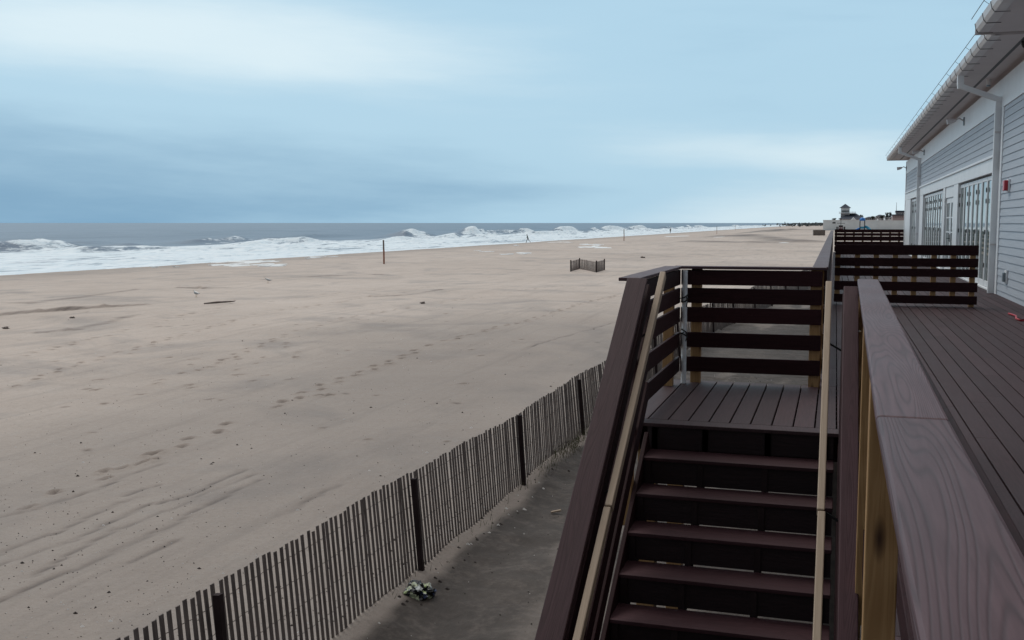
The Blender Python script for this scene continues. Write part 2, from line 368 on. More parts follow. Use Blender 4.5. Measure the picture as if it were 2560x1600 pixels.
def trail(pts, step=0.62, size=1.0, lat=0.11):
    P = [on_z(a, b, ZS) for a, b in pts]; k = 0
    for a, b in zip(P[:-1], P[1:]):
        d = b - a; n = int(d.length / step); ang = math.atan2(d.y, d.x)
        for i in range(n):
            p = a + d * (i / n); s_ = (1 if k % 2 else -1) * lat; k += 1
            if random.random() < 0.12: continue
            dent(p.x - math.sin(ang) * s_ + random.uniform(-.05, .05), p.y + math.cos(ang) * s_ + random.uniform(-.05, .05), ang + random.uniform(-.3, .3),
                 0.15 * size * random.uniform(.8, 1.2), 0.062 * size * random.uniform(.8, 1.2), 0.045 * size * random.uniform(.7, 1.2))
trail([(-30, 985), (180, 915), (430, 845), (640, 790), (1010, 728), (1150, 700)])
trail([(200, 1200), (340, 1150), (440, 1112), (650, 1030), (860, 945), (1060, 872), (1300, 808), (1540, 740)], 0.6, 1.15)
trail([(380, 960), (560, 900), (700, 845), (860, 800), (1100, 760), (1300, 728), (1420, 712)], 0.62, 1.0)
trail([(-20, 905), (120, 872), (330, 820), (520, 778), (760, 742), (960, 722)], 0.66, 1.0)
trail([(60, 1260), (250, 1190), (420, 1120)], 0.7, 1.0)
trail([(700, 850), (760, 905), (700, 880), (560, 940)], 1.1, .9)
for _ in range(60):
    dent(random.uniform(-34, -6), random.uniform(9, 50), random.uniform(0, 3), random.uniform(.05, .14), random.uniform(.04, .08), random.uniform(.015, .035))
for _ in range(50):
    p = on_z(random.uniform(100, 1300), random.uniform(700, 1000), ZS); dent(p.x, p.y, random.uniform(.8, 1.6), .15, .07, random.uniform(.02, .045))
def crease(pts, width, h, depth=0.0, wv=0.6, rough=0.12, zlev=ZS, stain=None):
    """a small scarp or rut that follows a line on the sand"""
    P = [on_z(a, b, zlev) if not isinstance(a, Vector) else a for a, b in pts]
    for a, b in zip(P[:-1], P[1:]):
        d = b - a; ln = Vector((d.x, d.y)).length; t = Vector((d.x, d.y)) / ln; n = Vector((-t.y, t.x))
        i0, i1 = np.searchsorted(xs, (min(a.x, b.x) - 1.5, max(a.x, b.x) + 1.5)); j0, j1 = np.searchsorted(ys, (min(a.y, b.y) - 1.5, max(a.y, b.y) + 1.5)); sl = (slice(j0, j1), slice(i0, i1))
        x = X[sl] - a.x; y = Y[sl] - a.y; u = x * t.x + y * t.y; v = x * n.x + y * n.y + rough * 2 * (fbm(u / 0.9, 0 * u + a.x, 77, 3) - 0.5) * 2
        on = sstep(-0.05 * ln, 0.02 * ln, u) * (1 - sstep(0.98 * ln, 1.05 * ln, u)) * (0.35 + 0.9 * vnoise(u / 1.3, 0 * u, int(abs(a.x) * 10)))
        Z[sl] += on * (h * np.exp(-(np.maximum(v, 0) / (width * 5)) ** 2) * (v > -width) * sstep(-width, width * 0.2, v) - depth * np.exp(-(v / width) ** 2))
        wet_shade[sl] = np.maximum(wet_shade[sl], wv * on * np.exp(-((v + width * 0.4) / (width * (stain or 0.8))) ** 2))
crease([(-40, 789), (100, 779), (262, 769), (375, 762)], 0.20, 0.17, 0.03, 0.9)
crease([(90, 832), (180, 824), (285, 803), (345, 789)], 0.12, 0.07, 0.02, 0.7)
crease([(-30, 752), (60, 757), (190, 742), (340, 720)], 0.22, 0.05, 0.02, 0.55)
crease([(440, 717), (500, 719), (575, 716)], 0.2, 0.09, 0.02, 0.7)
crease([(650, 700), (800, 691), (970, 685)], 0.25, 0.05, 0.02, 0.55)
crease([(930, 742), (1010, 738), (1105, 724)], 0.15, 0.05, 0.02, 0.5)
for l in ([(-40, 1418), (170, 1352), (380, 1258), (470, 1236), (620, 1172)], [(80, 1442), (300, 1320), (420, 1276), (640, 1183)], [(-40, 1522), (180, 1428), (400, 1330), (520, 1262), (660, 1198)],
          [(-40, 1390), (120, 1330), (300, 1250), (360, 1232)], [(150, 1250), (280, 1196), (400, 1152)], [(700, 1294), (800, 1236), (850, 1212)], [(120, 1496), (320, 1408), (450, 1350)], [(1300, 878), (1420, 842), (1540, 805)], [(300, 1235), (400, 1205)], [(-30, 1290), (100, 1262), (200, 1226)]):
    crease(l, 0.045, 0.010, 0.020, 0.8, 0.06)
for l in ([(1700, 604), (1860, 607), (1960, 606), (2080, 605)], [(1780, 591), (1900, 590), (1980, 590), (2072, 589)], [(1890, 578), (1960, 576), (2080, 575)], [(1850, 583), (1945, 582)]):
    P = [ground(a, b) for a, b in l]
    for a, b in zip(P[:-1], P[1:]):
        d = b - a; ln = math.hypot(d.x, d.y); t = (d.x / ln, d.y / ln)
        u = (X - a.x) * t[0] + (Y - a.y) * t[1]; v = -(X - a.x) * t[1] + (Y - a.y) * t[0]
        on = sstep(-2, 3, u) * (1 - sstep(ln - 3, ln + 2, u)) * (.5 + .6 * vnoise(u / 6, 0 * u, 3)); wv_ = min(a.y / 120, 2.3)
        Z += on * 0.15 * wv_ * np.exp(-((v - .8 * wv_) / (1.6 * wv_)) ** 2); wet_shade = np.maximum(wet_shade, on * 1.0 * np.exp(-((v - .1 * wv_) / (1.6 * wv_)) ** 2))  # shaded viewer-side slope of the ridge is painted into the sand colour
# damp band by the waterline, dirt beside the deck, the bank of sand at the foot of the fence
wet_shade = np.maximum(wet_shade, 0.34 * sstep(-58, -71, X + 5 * (fbm(X / 12, Y / 18, 41, 3) - .5)))
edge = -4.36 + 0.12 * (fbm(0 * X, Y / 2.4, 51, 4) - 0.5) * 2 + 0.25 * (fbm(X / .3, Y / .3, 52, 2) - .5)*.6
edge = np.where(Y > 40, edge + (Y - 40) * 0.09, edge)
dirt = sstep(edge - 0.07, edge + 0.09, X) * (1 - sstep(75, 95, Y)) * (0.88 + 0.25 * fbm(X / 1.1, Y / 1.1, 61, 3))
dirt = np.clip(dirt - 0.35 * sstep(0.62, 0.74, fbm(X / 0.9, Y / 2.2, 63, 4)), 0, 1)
darker = np.clip(sstep(-24, -8, X + 9 * (fbm(X / 9, Y / 12, 65, 4) - .5)) * (1 - sstep(34, 60, Y)) + 0.35 * (fbm(X / 5, Y / 8, 67, 4) - .5), 0, 1)  # sand colour gets darker towards the deck and the viewer
Z += 0.16 * np.exp(-((X + 4.55) / 0.42) ** 2) * (0.5 + fbm(0 * X, Y / 1.5, 71, 3)) * (Y < 40) + (0.09 * (fbm(X / .8, Y / .8, 73, 3) - .5) + 0.04 * (fbm(X / .22, Y / .22, 75, 2) - .5)) * dirt
grid_mesh('sand_beach', xs, ys, Z, M['sand'], {'wet_shade': wet_shade, 'dirt': dirt, 'darker': darker})
def zat(x, y):
    i = min(max(np.searchsorted(xs, x), 1), len(xs) - 1); j = min(max(np.searchsorted(ys, y), 1), len(ys) - 1)
    return float(Z[j, i])

# ------------------------------------------------------------------ sea
SEA = -3.36
xw = np.concatenate([-300 - np.geomspace(6, 24000, 46)[::-1], steps((-300, -175, 2.5), (-175, -64, 0.55))])
yw = np.concatenate([-60 - np.geomspace(6, 9000, 24)[::-1], steps((-60, 40, 2.0), (40, 420, 0.8), (420, 900, 3.0)), 900 + np.geomspace(8, 24000, 44)])
WX, WY = np.meshgrid(xw, yw)
shore = -72.4 + 3.2 * (fbm(0 * WY, WY / 34, 81, 3) - .5) + 1.2 * (fbm(0 * WY, WY / 9, 82, 3) - .5)
h = 0.22 * (fbm(WX / 9, WY / 22, 91, 4) - 0.5) * sstep(-70, -84, WX)
foam = np.zeros_like(WX)
def breaker(cx, amp, wd, seed, mean, per, foamy=1.0):
    m = cx + mean * (fbm(0 * WY, WY / per, seed, 3) - .5) * 2
    A = amp * np.clip((fbm(0 * WY, WY / (per * 0.5), seed + 3, 3) - 0.34) * 2.1, 0.06, 1.1)
    v = WX - m                                     # + towards the shore
    prof = np.where(v < 0, np.exp(-(v / (wd * 1.7)) ** 2), np.exp(-(v / (wd * 0.55)) ** 2))
    lump = 1 + 0.36 * (fbm(WX / 1.5, WY / 2.2, seed + 5, 3) - .5) * (v > -wd * .4)
    return A * prof * lump, A / amp * np.where(v < 0, np.exp(-(v / (wd * 0.55)) ** 2), np.exp(-(v / (wd * 3.0)) ** 2)) * foamy
for a in ((-137, 3.0, 4.6, 101, 9, 60, 1.1), (-118, 1.7, 3.4, 111, 7, 44, .9), (-104, 0.8, 3.0, 121, 6, 36, .8), (-93, 0.5, 2.2, 131, 4, 28, .6), (-83, 0.35, 1.8, 141, 3, 22, .6), (-160, 1.2, 7, 151, 8, 90, 0.25)):
    dh, df = breaker(*a); h = h + dh; foam = np.maximum(foam, df * .85)
zone = sstep(-142, -126, WX + 14 * (fbm(WX / 20, WY / 40, 161, 3) - .5) * 2)
foam = np.maximum(foam, zone * (0.56 + 0.24 * fbm(WX / 9, WY / 24, 171, 3)))
foam = np.where(WX > shore - 3.5, np.maximum(foam, 0.78), foam)
# seaward swell, whitecaps rare
h += 0.55 * np.sin(WX / 7.5 + 3 * fbm(WX / 60, WY / 120, 181, 2)) * sstep(-150, -190, WX) * np.exp(-np.clip(-WX - 500, 0, None) / 900)
foam += 0.24 * sstep(0.66, 0.8, fbm(WX / 16, WY / 60, 191, 3)) * sstep(-150, -165, WX) * sstep(-600, -200, WX)
zw = SEA + h * sstep(shore + 1, shore - 9, WX) - 0.5 * sstep(shore, shore + 2.0, WX) + 0.06 * sstep(shore - 3, shore, WX)
# the wash climbs the slope up to the shoreline
bz = ZS - 0.0219 * np.clip(-42 - WX, 0, None) - 0.04 * np.clip(-74 - WX, 0, None)
zw = np.where((WX > shore - 6) & (WX < shore + 0.1), np.maximum(zw, bz + 0.05), zw)
grid_mesh('sea', xw, yw, zw, M['sea'], {'foam': foam})

# ------------------------------------------------------------------ deck and landing
dk = thing('wooden_deck', 'long dark brown composite plank deck along the grey beach house', 'deck', (0, 0, 0))
XW = 3.205
fb = MB(); x = 0.20; k = 0
def run(x0, x1, ya, yb):
    y = ya - random.uniform(0, 4.5)
    while y < yb:
        y2 = y + 4.88; a, b = max(y, ya), min(y2, yb)
        if b - a > 0.02: fb.box(x0, a + 0.0015, -0.026, x1, b - 0.0015, 0, 0, random.random())
        y = y2
while x < XW - 0.01:
    run(x, min(x + 0.139, XW - 0.004), -5.0, 54.6); x += 0.150
x = 0.20 - 0.150
run(0.05, 0.192, 7.652, 54.6); run(-0.10, 0.042, 9.67, 54.6)
n = 9; x = 0.2 - 0.150 * 2
while x > -1.50: fb.box(x, 7.652, -0.026, x + 0.139, 9.66, 0, 0, random.random()); x -= 0.150
fb.box(-1.36, 7.475, -0.026, 0.195, 7.645, 0, 0, 0.4)          # nosing board
fb.build('floor_board', M['deck'], dk, attr='tint', bevel=0.003)
for (a, b) in (((0.182, -5, -0.150), (0.182, 7.45, -0.150)), ((-0.14, 9.7, -0.150), (-0.14, 54.6, -0.150)), ((-1.47, 7.5, -0.150), (-1.47, 9.69, -0.150)), ((-1.45, 9.685, -0.150), (-0.16, 9.685, -0.150))):
    beam('fascia', a, b, 0.025, 0.235, M['board'], dk)
jm = MB()
for y in np.arange(-4.8, 54.5, 0.41): jm.box((0.2 if y < 7.6 else -0.1), y, -0.25, XW, y + 0.04, -0.03)
for y in (7.70, 8.11, 8.52, 8.93, 9.34, 9.60): jm.box(-1.45, y, -0.25, 0.15, y + 0.04, -0.03)
jm.build('joist', M['fpost'], dk)
for y in (8.0, 9.55): 
    beam('support_post', (-1.36, y, ZS - .3), (-1.36, y, -0.255), 0.14, 0.14, M['post'], dk, up=(0, 1, 0))
for y in np.arange(10.2, 54, 3.6): beam('support_post', (0.0, y, ZS - .3), (0.0, y, -0.255), 0.2, 0.2, M['log'], dk, up=(0, 1, 0))
for y in np.arange(-3.5, 7.5, 3.6): beam('support_post', (0.35, y, ZS - .3), (0.35, y, -0.255), 0.2, 0.2, M['log'], dk, up=(0, 1, 0))

# ------------------------------------------------------------------ staircase
RISE, RUN, NT_ = 0.19, 0.283, 14
sx0, sx1 = -1.285, 0.03
st = thing('staircase', 'dark brown composite stairs descending from the landing towards the sand', 'staircase', (-0.6, 7.47, 0))
for i in range(0, NT_):
    yb = 7.47 - RUN * i; zt = -RISE * i
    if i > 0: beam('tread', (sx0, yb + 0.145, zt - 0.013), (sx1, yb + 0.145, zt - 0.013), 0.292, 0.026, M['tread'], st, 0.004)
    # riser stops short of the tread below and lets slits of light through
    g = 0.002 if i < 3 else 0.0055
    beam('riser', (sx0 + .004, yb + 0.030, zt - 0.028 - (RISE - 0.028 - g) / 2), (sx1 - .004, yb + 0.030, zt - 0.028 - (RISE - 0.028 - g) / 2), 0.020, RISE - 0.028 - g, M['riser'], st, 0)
sl = RISE / RUN
for xx in (sx0 + 0.06, -0.86, -0.42, sx1 - 0.06):
    m = MB(); yb, ye = 7.44, 7.44 - RUN * (NT_ - .3)
    pr = []
    for i in range(NT_): 
        pr += [(7.44 + .03 - RUN * i + 0.005, -RISE * i - 0.028 if i else -0.03), (7.44 + .03 - RUN * i + 0.005, -RISE * (i + 1) - 0.028)]
    low = [(pr[-1][0] - .05, pr[-1][1] - 0.12), (7.475, -0.33)]
    poly = pr + low; npt = len(poly)
    for s_ in (-0.02, 0.02): pass
    vs = [(xx + s_, p[0], p[1]) for s_ in (-0.02, 0.02) for p in poly]
    m.add(vs, [tuple(range(npt)), tuple(range(2 * npt - 1, npt - 1, -1))] + [(i, (i + 1) % npt, npt + (i + 1) % npt, npt + i) for i in range(npt)])
    o = m.build('stringer', M['fpost'], st)
    bm = bmesh.new(); bm.from_mesh(o.data); bmesh.ops.triangulate(bm, faces=[f for f in bm.faces if len(f.verts) > 4]); bmesh.ops.recalc_face_normals(bm, faces=bm.faces); bm.to_mesh(o.data); bm.free()

def slope_pts(x, y0, z0, y1, s): return (x, y0, z0), (x, y1, z0 - s * (y0 - y1))
def stair_guard(label, xc, capw, xin, side, cap_y0, cap_z0, caps, hand, group):
    """side: +1 inner face looks right (+x), -1 looks left"""
    t = thing('stair_railing', label, 'railing', (xc, 7.3, 0), group)
    a, b = slope_pts(xc, cap_y0, cap_z0 - 0.0125, 3.6, caps); beam('cap', a, b, capw, 0.025, M['slope_cap'], t, 0.005)
    for off in (0.10, 0.33, 0.56, 0.80):
        a, b = slope_pts(xin, cap_y0 + 0.1, cap_z0 - off, 3.6, caps); beam('rail_board', a, b, 0.025, 0.125, M['board'], t, 0.004)
    a, b = slope_pts(xin - side * .002, 7.46, -0.16, 3.6, sl); beam('skirt_board', a, b, 0.03, 0.27, M['board'], t, 0.004)
    for y in (6.95, 5.45, 3.95):
        zt = cap_z0 - caps * (cap_y0 - y); beam('post', (xin - side * 0.062, y, zt - 1.45), (xin - side * 0.062, y, zt - .06), 0.089, 0.089, M['post'], t, 0.004, up=(0, 1, 0))
    hx, hy0, hz0, hs, cut = hand
    a = Vector((hx, hy0, hz0 - 0.022)); dirv = Vector((0, -1, -hs))
    p1 = a + dirv * (hy0 - cut); p2 = a + dirv * (hy0 - 3.6)
    beam('handrail', a, p1, 0.042, 0.062, M['handrail'], t, 0.006); beam('handrail', p1 + dirv * 0.008 + Vector((-side * .004, 0, 0)), p2, 0.042, 0.062, M['handrail'], t, 0.006)
    for y in (7.1, 5.9, 4.7):
        p = a + dirv * (hy0 - y); m = MB(); m.bar((hx, y, p.z - .03), (xin, y, p.z - 0.09), 0.02, 0.012); m.build('bracket', M['black'], t)
    return t
stair_guard('brown sloping stair railing with light wooden handrail, seaward side of the stairs', -1.330, 0.145, -1.268, 1, 7.28, 1.075, 0.725, (-1.195, 7.58, 1.105, 0.672, 5.72), 'stair railings')
stair_guard('brown sloping stair railing below the near deck railing, house side of the stairs', 0.108, 0.095, 0.068, -1, 7.25, 1.045, 0.705, (-0.036, 7.58, 1.055, 0.672, 5.85), 'stair railings')

# ------------------------------------------------------------------ level railings
BT = (1.035, 0.870, 0.695, 0.465, 0.240)
def level_boards(t, a, b, tops, hgt=0.137, th=0.025):
    for z in tops: beam('rail_board', (a[0], a[1], z - hgt / 2), (b[0], b[1], z - hgt / 2), th, hgt, M['board'], t, 0.004)
def level_post(t, x, y, z0, z1, mat='post', w=0.089): return beam('post', (x, y, z0), (x, y, z1), w, w, M[mat], t, 0.004, up=(0, 1, 0))
lr = thing('landing_railing', 'dark brown five board railing round the stair landing with yellow posts', 'railing', (-1.36, 9.5, 0))
beam('cap', (-1.40, 9.55, 1.0555), (-0.065, 9.62, 1.0555), 0.14, 0.025, M['cap'], lr, 0.005)
beam('cap', (-1.405, 7.36, 1.056), (-1.405, 9.477, 1.056), 0.155, 0.025, M['cap'], lr, 0.005)
level_boards(lr, (-1.335, 9.53), (-0.10, 9.56), BT)
level_boards(lr, (-1.350, 7.42), (-1.350, 9.50), BT)
for p in ((-1.20, 9.590), (-0.155, 9.615)): level_post(lr, *p, -0.24, 1.042)
for p in ((-1.410, 9.30), (-1.410, 7.62)): level_post(lr, *p, -0.24, 1.042)
pole = MB(); pole.tube([(-1.292, 9.455, 0.002), (-1.292, 9.455, 1.03)], 0.024, 14)
pl = tag(pole.build('pipe', M['pvc'], None, (-1.292, 9.455, 0), smooth=False), 'white plastic pipe tied upright in the landing corner with black ties', 'pipe')
for z, tl in ((0.80, .10), (0.765, .0), (0.48, .09), (0.44, .0)):
    tm = MB(); tm.tube([(-1.292 + .029 * math.cos(t), 9.455 + .029 * math.sin(t), z + 0.02 * math.sin(t + z * 9)) for t in np.linspace(0, 6.2, 16)], 0.006, 6)
    if tl: tm.tube([(-1.275, 9.428, z), (-1.262, 9.420, z - tl * .5), (-1.272, 9.415, z - tl)], 0.005, 6); tm.tube([(-1.292, 9.43, z - .01), (-1.36, 9.42, z - .03), (-1.40, 9.46, z - .035)], 0.005, 6)
    tm.build('tie', M['black'], pl)
nr = thing('deck_railing', 'near deck railing with wide grey brown grained cap beside the camera', 'railing', (0.2, 3, 0), 'deck railings')
beam('cap', (0.142, -2.6, 1.057), (0.158, 2.205, 1.057), 0.138, 0.027, M['cap'], nr, 0.007)
beam('cap', (0.158, 2.210, 1.057), (0.222, 7.62, 1.057), 0.138, 0.027, M['cap'], nr, 0.007)
for z in BT: beam('rail_board', (0.222, -2.6, z - .068), (0.272, 7.55, z - .068), 0.025, 0.137, M['board'], nr, 0.004)
for x_, y in ((0.208, 7.42), (0.185, 5.3), (0.150, 3.12), (0.135, 0.95), (0.13, -1.2)): level_post(nr, x_, y, -0.52, 1.0425)
gr = thing('deck_railing', 'long grey capped deck railing running away along the beach beyond the landing', 'railing', (-0.15, 9.7, 0), 'deck railings')
ya = 9.70
while ya < 54.5:
    yb = min(ya + 4.88, 54.6); xa, xb = -0.122 - (ya - 10) * .0011, -0.122 - (yb - 10) * .0011
    beam('cap', (xa, ya, 1.056), (xb, yb - .004, 1.056), 0.135, 0.025, M['cap'], gr, 0.005)
    for z in BT: beam('rail_board', (xa + .045, ya, z - .068), (xb + .045, yb - .006, z - .068), 0.025, 0.137, M['board'], gr, 0)
    for y in (ya + .35, ya + 2.0, ya + 3.65): level_post(gr, xa - .02, y, -0.24, 1.042)
    ya = yb
def cross_rail(label, y, x0, x1, tops, pts, foot, group):
    t = thing('railing_panel', label, 'railing', ((x0 + x1) / 2, y, 0), group)
    for z0, z1 in tops: beam('rail_board', (x0, y - .03, (z0 + z1) / 2), (x1, y - .03, (z0 + z1) / 2), 0.025, z1 - z0, M['board'], t, 0.004)
    for i, px in enumerate(pts): level_post(t, px, y + .03, 0.06 if i != len(pts) - 1 else 0.0, tops[0][1] - .01, 'post', 0.089)
    return t
CT = ((0.895, 1.072), (0.692, 0.842), (0.517, 0.658), (0.262, 0.424), (0.044, 0.190))
cross_rail('free standing dark board railing panel across the deck, nearer one with wide gaps', 19.6, 0.0, 2.37, CT, [0.05] + [0.385 + 0.318 * k for k in range(6)] + [2.285], None, 'railing panels across the deck')
cross_rail('dark board railing panel across the far end of the deck', 54.2, -0.05, 3.2, ((0.98, 1.14), (0.82, 0.96), (0.58, 0.80), (0.36, 0.54), (0.05, 0.30)), [0.02 + 0.42 * k for k in range(8)], None, 'railing panels across the deck')

# ------------------------------------------------------------------ beach house
bh = thing('beach_house', 'grey clapboard beach house with white trim and folding glass doors', 'building', (XW, 20, 0))
XB = XW + 7.5
core = MB(); core.box(XW + 0.35, -7, ZS - 0.3, XB, 54.1, 4.35); core.build('wall', M['siding'], bh)
def siding(y0, y1, z0, z1):
    m = MB(); z = z0; e = 0.15
    while z < z1 - 0.01:
        zt = min(z + e, z1)
        m.add([(XW - 0.020, y0, z), (XW - 0.020, y1, z), (XW - 0.004, y1, zt), (XW - 0.004, y0, zt), (XW + 0.1, y0, z), (XW + 0.1, y1, z), (XW + .1, y1, zt), (XW + .1, y0, zt)],
              [(0, 3, 2, 1), (0, 1, 5, 4), (3, 7, 6, 2), (0, 4, 7, 3), (1, 2, 6, 5)])
        z = zt
    return m.build('siding', M['siding'], bh)
siding(-7, 23.3, -0.05, 3.80); siding(23.52, 53.9, 2.90, 3.80)
def wb(name, y0, y1, z0, z1, x0=-0.03, x1=0.12, mat='white', bev=0.004):
    m = MB(); m.box(XW + x0, y0, z0, XW + x1, y1, z1); return m.build(name, M[mat], bh, bevel=bev)
wb('frieze', -7, 53.95, 3.803, 4.40, -0.032, 0.2)
wb('header', 23.95, 53.90, 2.535, 2.84, -0.035, 0.2); wb('header_moulding', 23.95, 53.90, 2.843, 2.897, -0.075, 0.2)
wb('corner_board', 23.30, 23.52, -0.05, 3.80, -0.034, 0.2); wb('corner_board', 53.90, 54.20, -0.05, 4.40, -0.045, 0.2)
for a, b in ((23.52, 24.02), (31.12, 32.2), (34.75, 35.3), (43.25, 46.0), (50.35, 53.9)): wb('door_pier', a, b, -0.05, 2.532, -0.028, 0.2)
wb('sill', 24.02, 50.35, -0.045, 0.03, -0.03, 0.2)
def folding(y0, y1, n):
    wdt = (y1 - y0) / n
    for i in range(n):
        a = y0 + wdt * i + .012; b = y0 + wdt * (i + 1) - .012; m = MB(); fw = 0.075; xx0, xx1 = XW + 0.035, XW + 0.085
        m.box(xx0, a, 0.04, xx1, a + fw, 2.49); m.box(xx0, b - fw, 0.04, xx1, b, 2.49); m.box(xx0 + .002, a + fw, 0.04, xx1 - .002, b - fw, 0.16); m.box(xx0 + .002, a + fw, 2.40, xx1 - .002, b - fw, 2.49)
        d = m.build('folding_door_panel', M['white'], bh, bevel=0.004)
        g = MB(); g.box(xx0 + .02, a + fw, 0.16, xx1 - .02, b - fw, 2.40); g.build('pane', M['glass'], d)
        if i % 2 == 1:
            for z in (0.5, 1.25, 1.95, 2.2): hm = MB(); hm.box(xx0 - 0.022, b - .02, z - .05, xx0, b + .012, z + .05); hm.build('hinge', M['black'], d)
    wb('jamb_shadow_gap', y0, y1, 0.03, 2.53, 0.10, 0.16, 'black', 0)
folding(24.05, 31.1, 8); folding(35.32, 43.2, 9); folding(46.05, 50.3, 5)
for a, b, hs in ((32.25, 33.46, 1), (33.50, 34.70, -1)):
    m = MB(); x0_, x1_ = XW + .03, XW + .085; m.box(x0_, a, .04, x1_, a + .14, 2.2); m.box(x0_, b - .14, .04, x1_, b, 2.2); m.box(x0_ + .002, a + .14, .04, x1_ - .002, b - .14, .32); m.box(x0_ + .002, a + .14, 2.05, x1_ - .002, b - .14, 2.2)
    for z in (0.75, 1.18, 1.61): m.box(x0_ + .004, a + .14, z - .015, x1_ - .004, b - .14, z + .015)
    m.box(x0_ + .006, (a + b) / 2 - .015, .32, x1_ - .006, (a + b) / 2 + .015, 2.05)
    d = m.build('door', M['white'], bh, bevel=.003); g = MB(); g.box(x0_ + .02, a + .14, .32, x1_ - .02, b - .14, 2.05); g.build('pane', M['glass'], d)
    hm = MB(); yy = b - .07 if hs > 0 else a + .07; hm.bar((x0_, yy, 1.0), (x0_ - .06, yy, 1.0), .02, .02); hm.bar((x0_ - .06, yy, 1.0), (x0_ - .06, yy - hs * .12, 1.0), .02, .02); hm.box(x0_ - .008, yy - .025, .9, x0_, yy + .025, 1.12); hm.build('handle', M['black'], d)
wb('transom', 32.2, 34.75, 2.21, 2.532, 0.0, 0.09)
# eaves: soffit, roof, gutter with straps, thin rod on stand-offs
def eave(y0, y1, dz, xe):
    zs_ = 4.40 + dz; m = MB(); m.box(xe + .12, y0, zs_, XW + 0.3, y1, zs_ + .02); m.build('soffit', M['soffit'], bh)
    v = MB(); v.box(2.86 if y0 > 0 else 2.80, y0 + .3, zs_ - .004, 2.92, y1 - .3, zs_ - .0005); v.build('soffit_vent', M['strap'], bh)
    r = MB(); xm = (XB + XW) / 2
    r.add([(xe + .05, y0 - .02, zs_ + .13), (xm, y0 - .02, zs_ + 2.3), (XB + .8, y0 - .02, zs_ + .13), (xe + .05, y1 + .05, zs_ + .13), (xm, y1 + .05, zs_ + 2.3), (XB + .8, y1 + .05, zs_ + .13),
           (xe + .07, y0 - .02, zs_ + .03), (XB + .8, y0 - .02, zs_ + .03), (xe + .07, y1 + .05, zs_ + .03), (XB + .8, y1 + .05, zs_ + .03)],
          [(0, 1, 4, 3), (1, 2, 5, 4), (0, 6, 7, 2, 1), (3, 4, 5, 9, 8), (0, 3, 8, 6), (6, 8, 9, 7), (2, 7, 9, 5)]); r.build('roof', M['shingle'], bh)
    rk = MB(); rk.box(xe + .02, y1 + .055, zs_ - .02, XW + .6, y1 + .085, zs_ + .16); rk.build('fascia', M['soffit'], bh)
    g = MB(); pr = [(xe, zs_ + .14), (xe + .02, zs_ + .05), (xe + .06, zs_ - .005), (xe + .20, zs_ - .008), (xe + .20, zs_ + .03), (xe + .02, zs_ + .15)]
    vs = [(p[0], y, p[1]) for y in (y0, y1) for p in pr]; k = len(pr)
    g.add(vs, [(i, i + k, (i + 1) % k + k, (i + 1) % k) for i in range(k)] + [tuple(range(k)), tuple(range(2 * k - 1, k - 1, -1))]); g.build('gutter', M['gutter'], bh)
    for y in np.arange(y0 + .45, y1, 0.9):
        s = MB(); q = [(xe - .004, zs_ + .14), (xe + .016, zs_ + .046), (xe + .057, zs_ - .010), (xe + .27, zs_ - .013)]
        for p0, p1 in zip(q[:-1], q[1:]): s.bar((p0[0], y, p0[1]), (p1[0], y, p1[1]), 0.028, 0.006, up=(0, 1, 0)) if False else s.bar((p0[0], y, p0[1]), (p1[0], y, p1[1]), 0.015, 0.006)
        s.build('gutter_strap', M['strap'], bh)
    rod = MB(); rod.tube([(xe - .05, y0, zs_ + .225), (xe - .05, y1, zs_ + .225)], 0.007, 6)
    for y in np.arange(y0 + .8, y1, 1.8): rod.tube([(xe - .05, y, zs_ + .225), (xe + .06, y, zs_ + .14)], 0.004, 5)
    rod.build('eave_rod', M['metal'], bh)
eave(18.84, 54.4, 0.10, 2.27); eave(-7, 18.70, 0.125, 2.06)
bx = MB(); bx.box(XW + .1, -7, 4.36, XB, 54.1, 4.56); bx.build('wall_plate', M['soffit'], bh)
def downspout(y, dz=0.10):
    z0 = 4.40 + dz; m = MB(); P = [(2.38, z0), (2.38, z0 - .22), (XW - .085, z0 - .52), (XW - .085, -0.03)]
    for (a, b) in zip(P[:-1], P[1:]): m.bar((a[0], y, a[1]), (b[0], y, b[1]), .125, .10)
    for p in P[1:3]: m.box(p[0] - .055, y - .0635, p[1] - .055, p[0] + .055, y + .0635, p[1] + .055)
    m.build('downspout', M['white'], bh, bevel=.006)
    s = MB()
    for z in (3.3, 1.0): s.box(XW - .145, y - .075, z, XW - .0, y + .075, z + .03)
    s.build('downspout_strap', M['gutter'], bh)
downspout(23.66); downspout(45.0)
def wall_light(y, z, label):
    t = thing('wall_light', label, 'wall light', (XW, y, z), 'lights under the eaves')
    m = MB(); m.box(XW - .06, y - .07, z - .09, XW - .033, y + .07, z + .12); m.build('backplate', M['metal'], t)
    m = MB(); m.tube([(XW - .05, y, z + .03), (XW - .16, y, z + .10), (XW - .26, y, z + .05)], .02, 8); m.build('arm', M['gutter'], t)
    m = MB(); m.tube([(XW - .24, y, z + .06), (XW - .32, y, z + .03), (XW - .46, y, z + .01)], [.035, .06, .075], 12); m.build('lamp_head', M['gutter'], t)
wall_light(30.2, 4.12, 'grey outreaching wall light on the frieze between the two downspouts')
wall_light(43.3, 4.14, 'small grey wall light on the frieze just before the farther downspout')
wall_light(53.9, 4.05, 'tiny wall light at the far corner of the grey beach house')
al = thing('fire_alarm', 'red square fire alarm sounder on grey clapboard wall', 'alarm', (XW - .02, 22.25, 2.17))
m = MB(); m.box(XW - .05, 22.15, 2.06, XW - .018, 22.39, 2.30); m.build('backplate', M['white'], al)
m = MB(); m.box(XW - .12, 22.17, 2.08, XW - .05, 22.37, 2.28); m.build('sounder', M['red'], al, bevel=.01)
oc = thing('outlet_box', 'grey weatherproof outlet box low on the clapboard wall', 'outlet', (XW - .02, 22.1, .4))
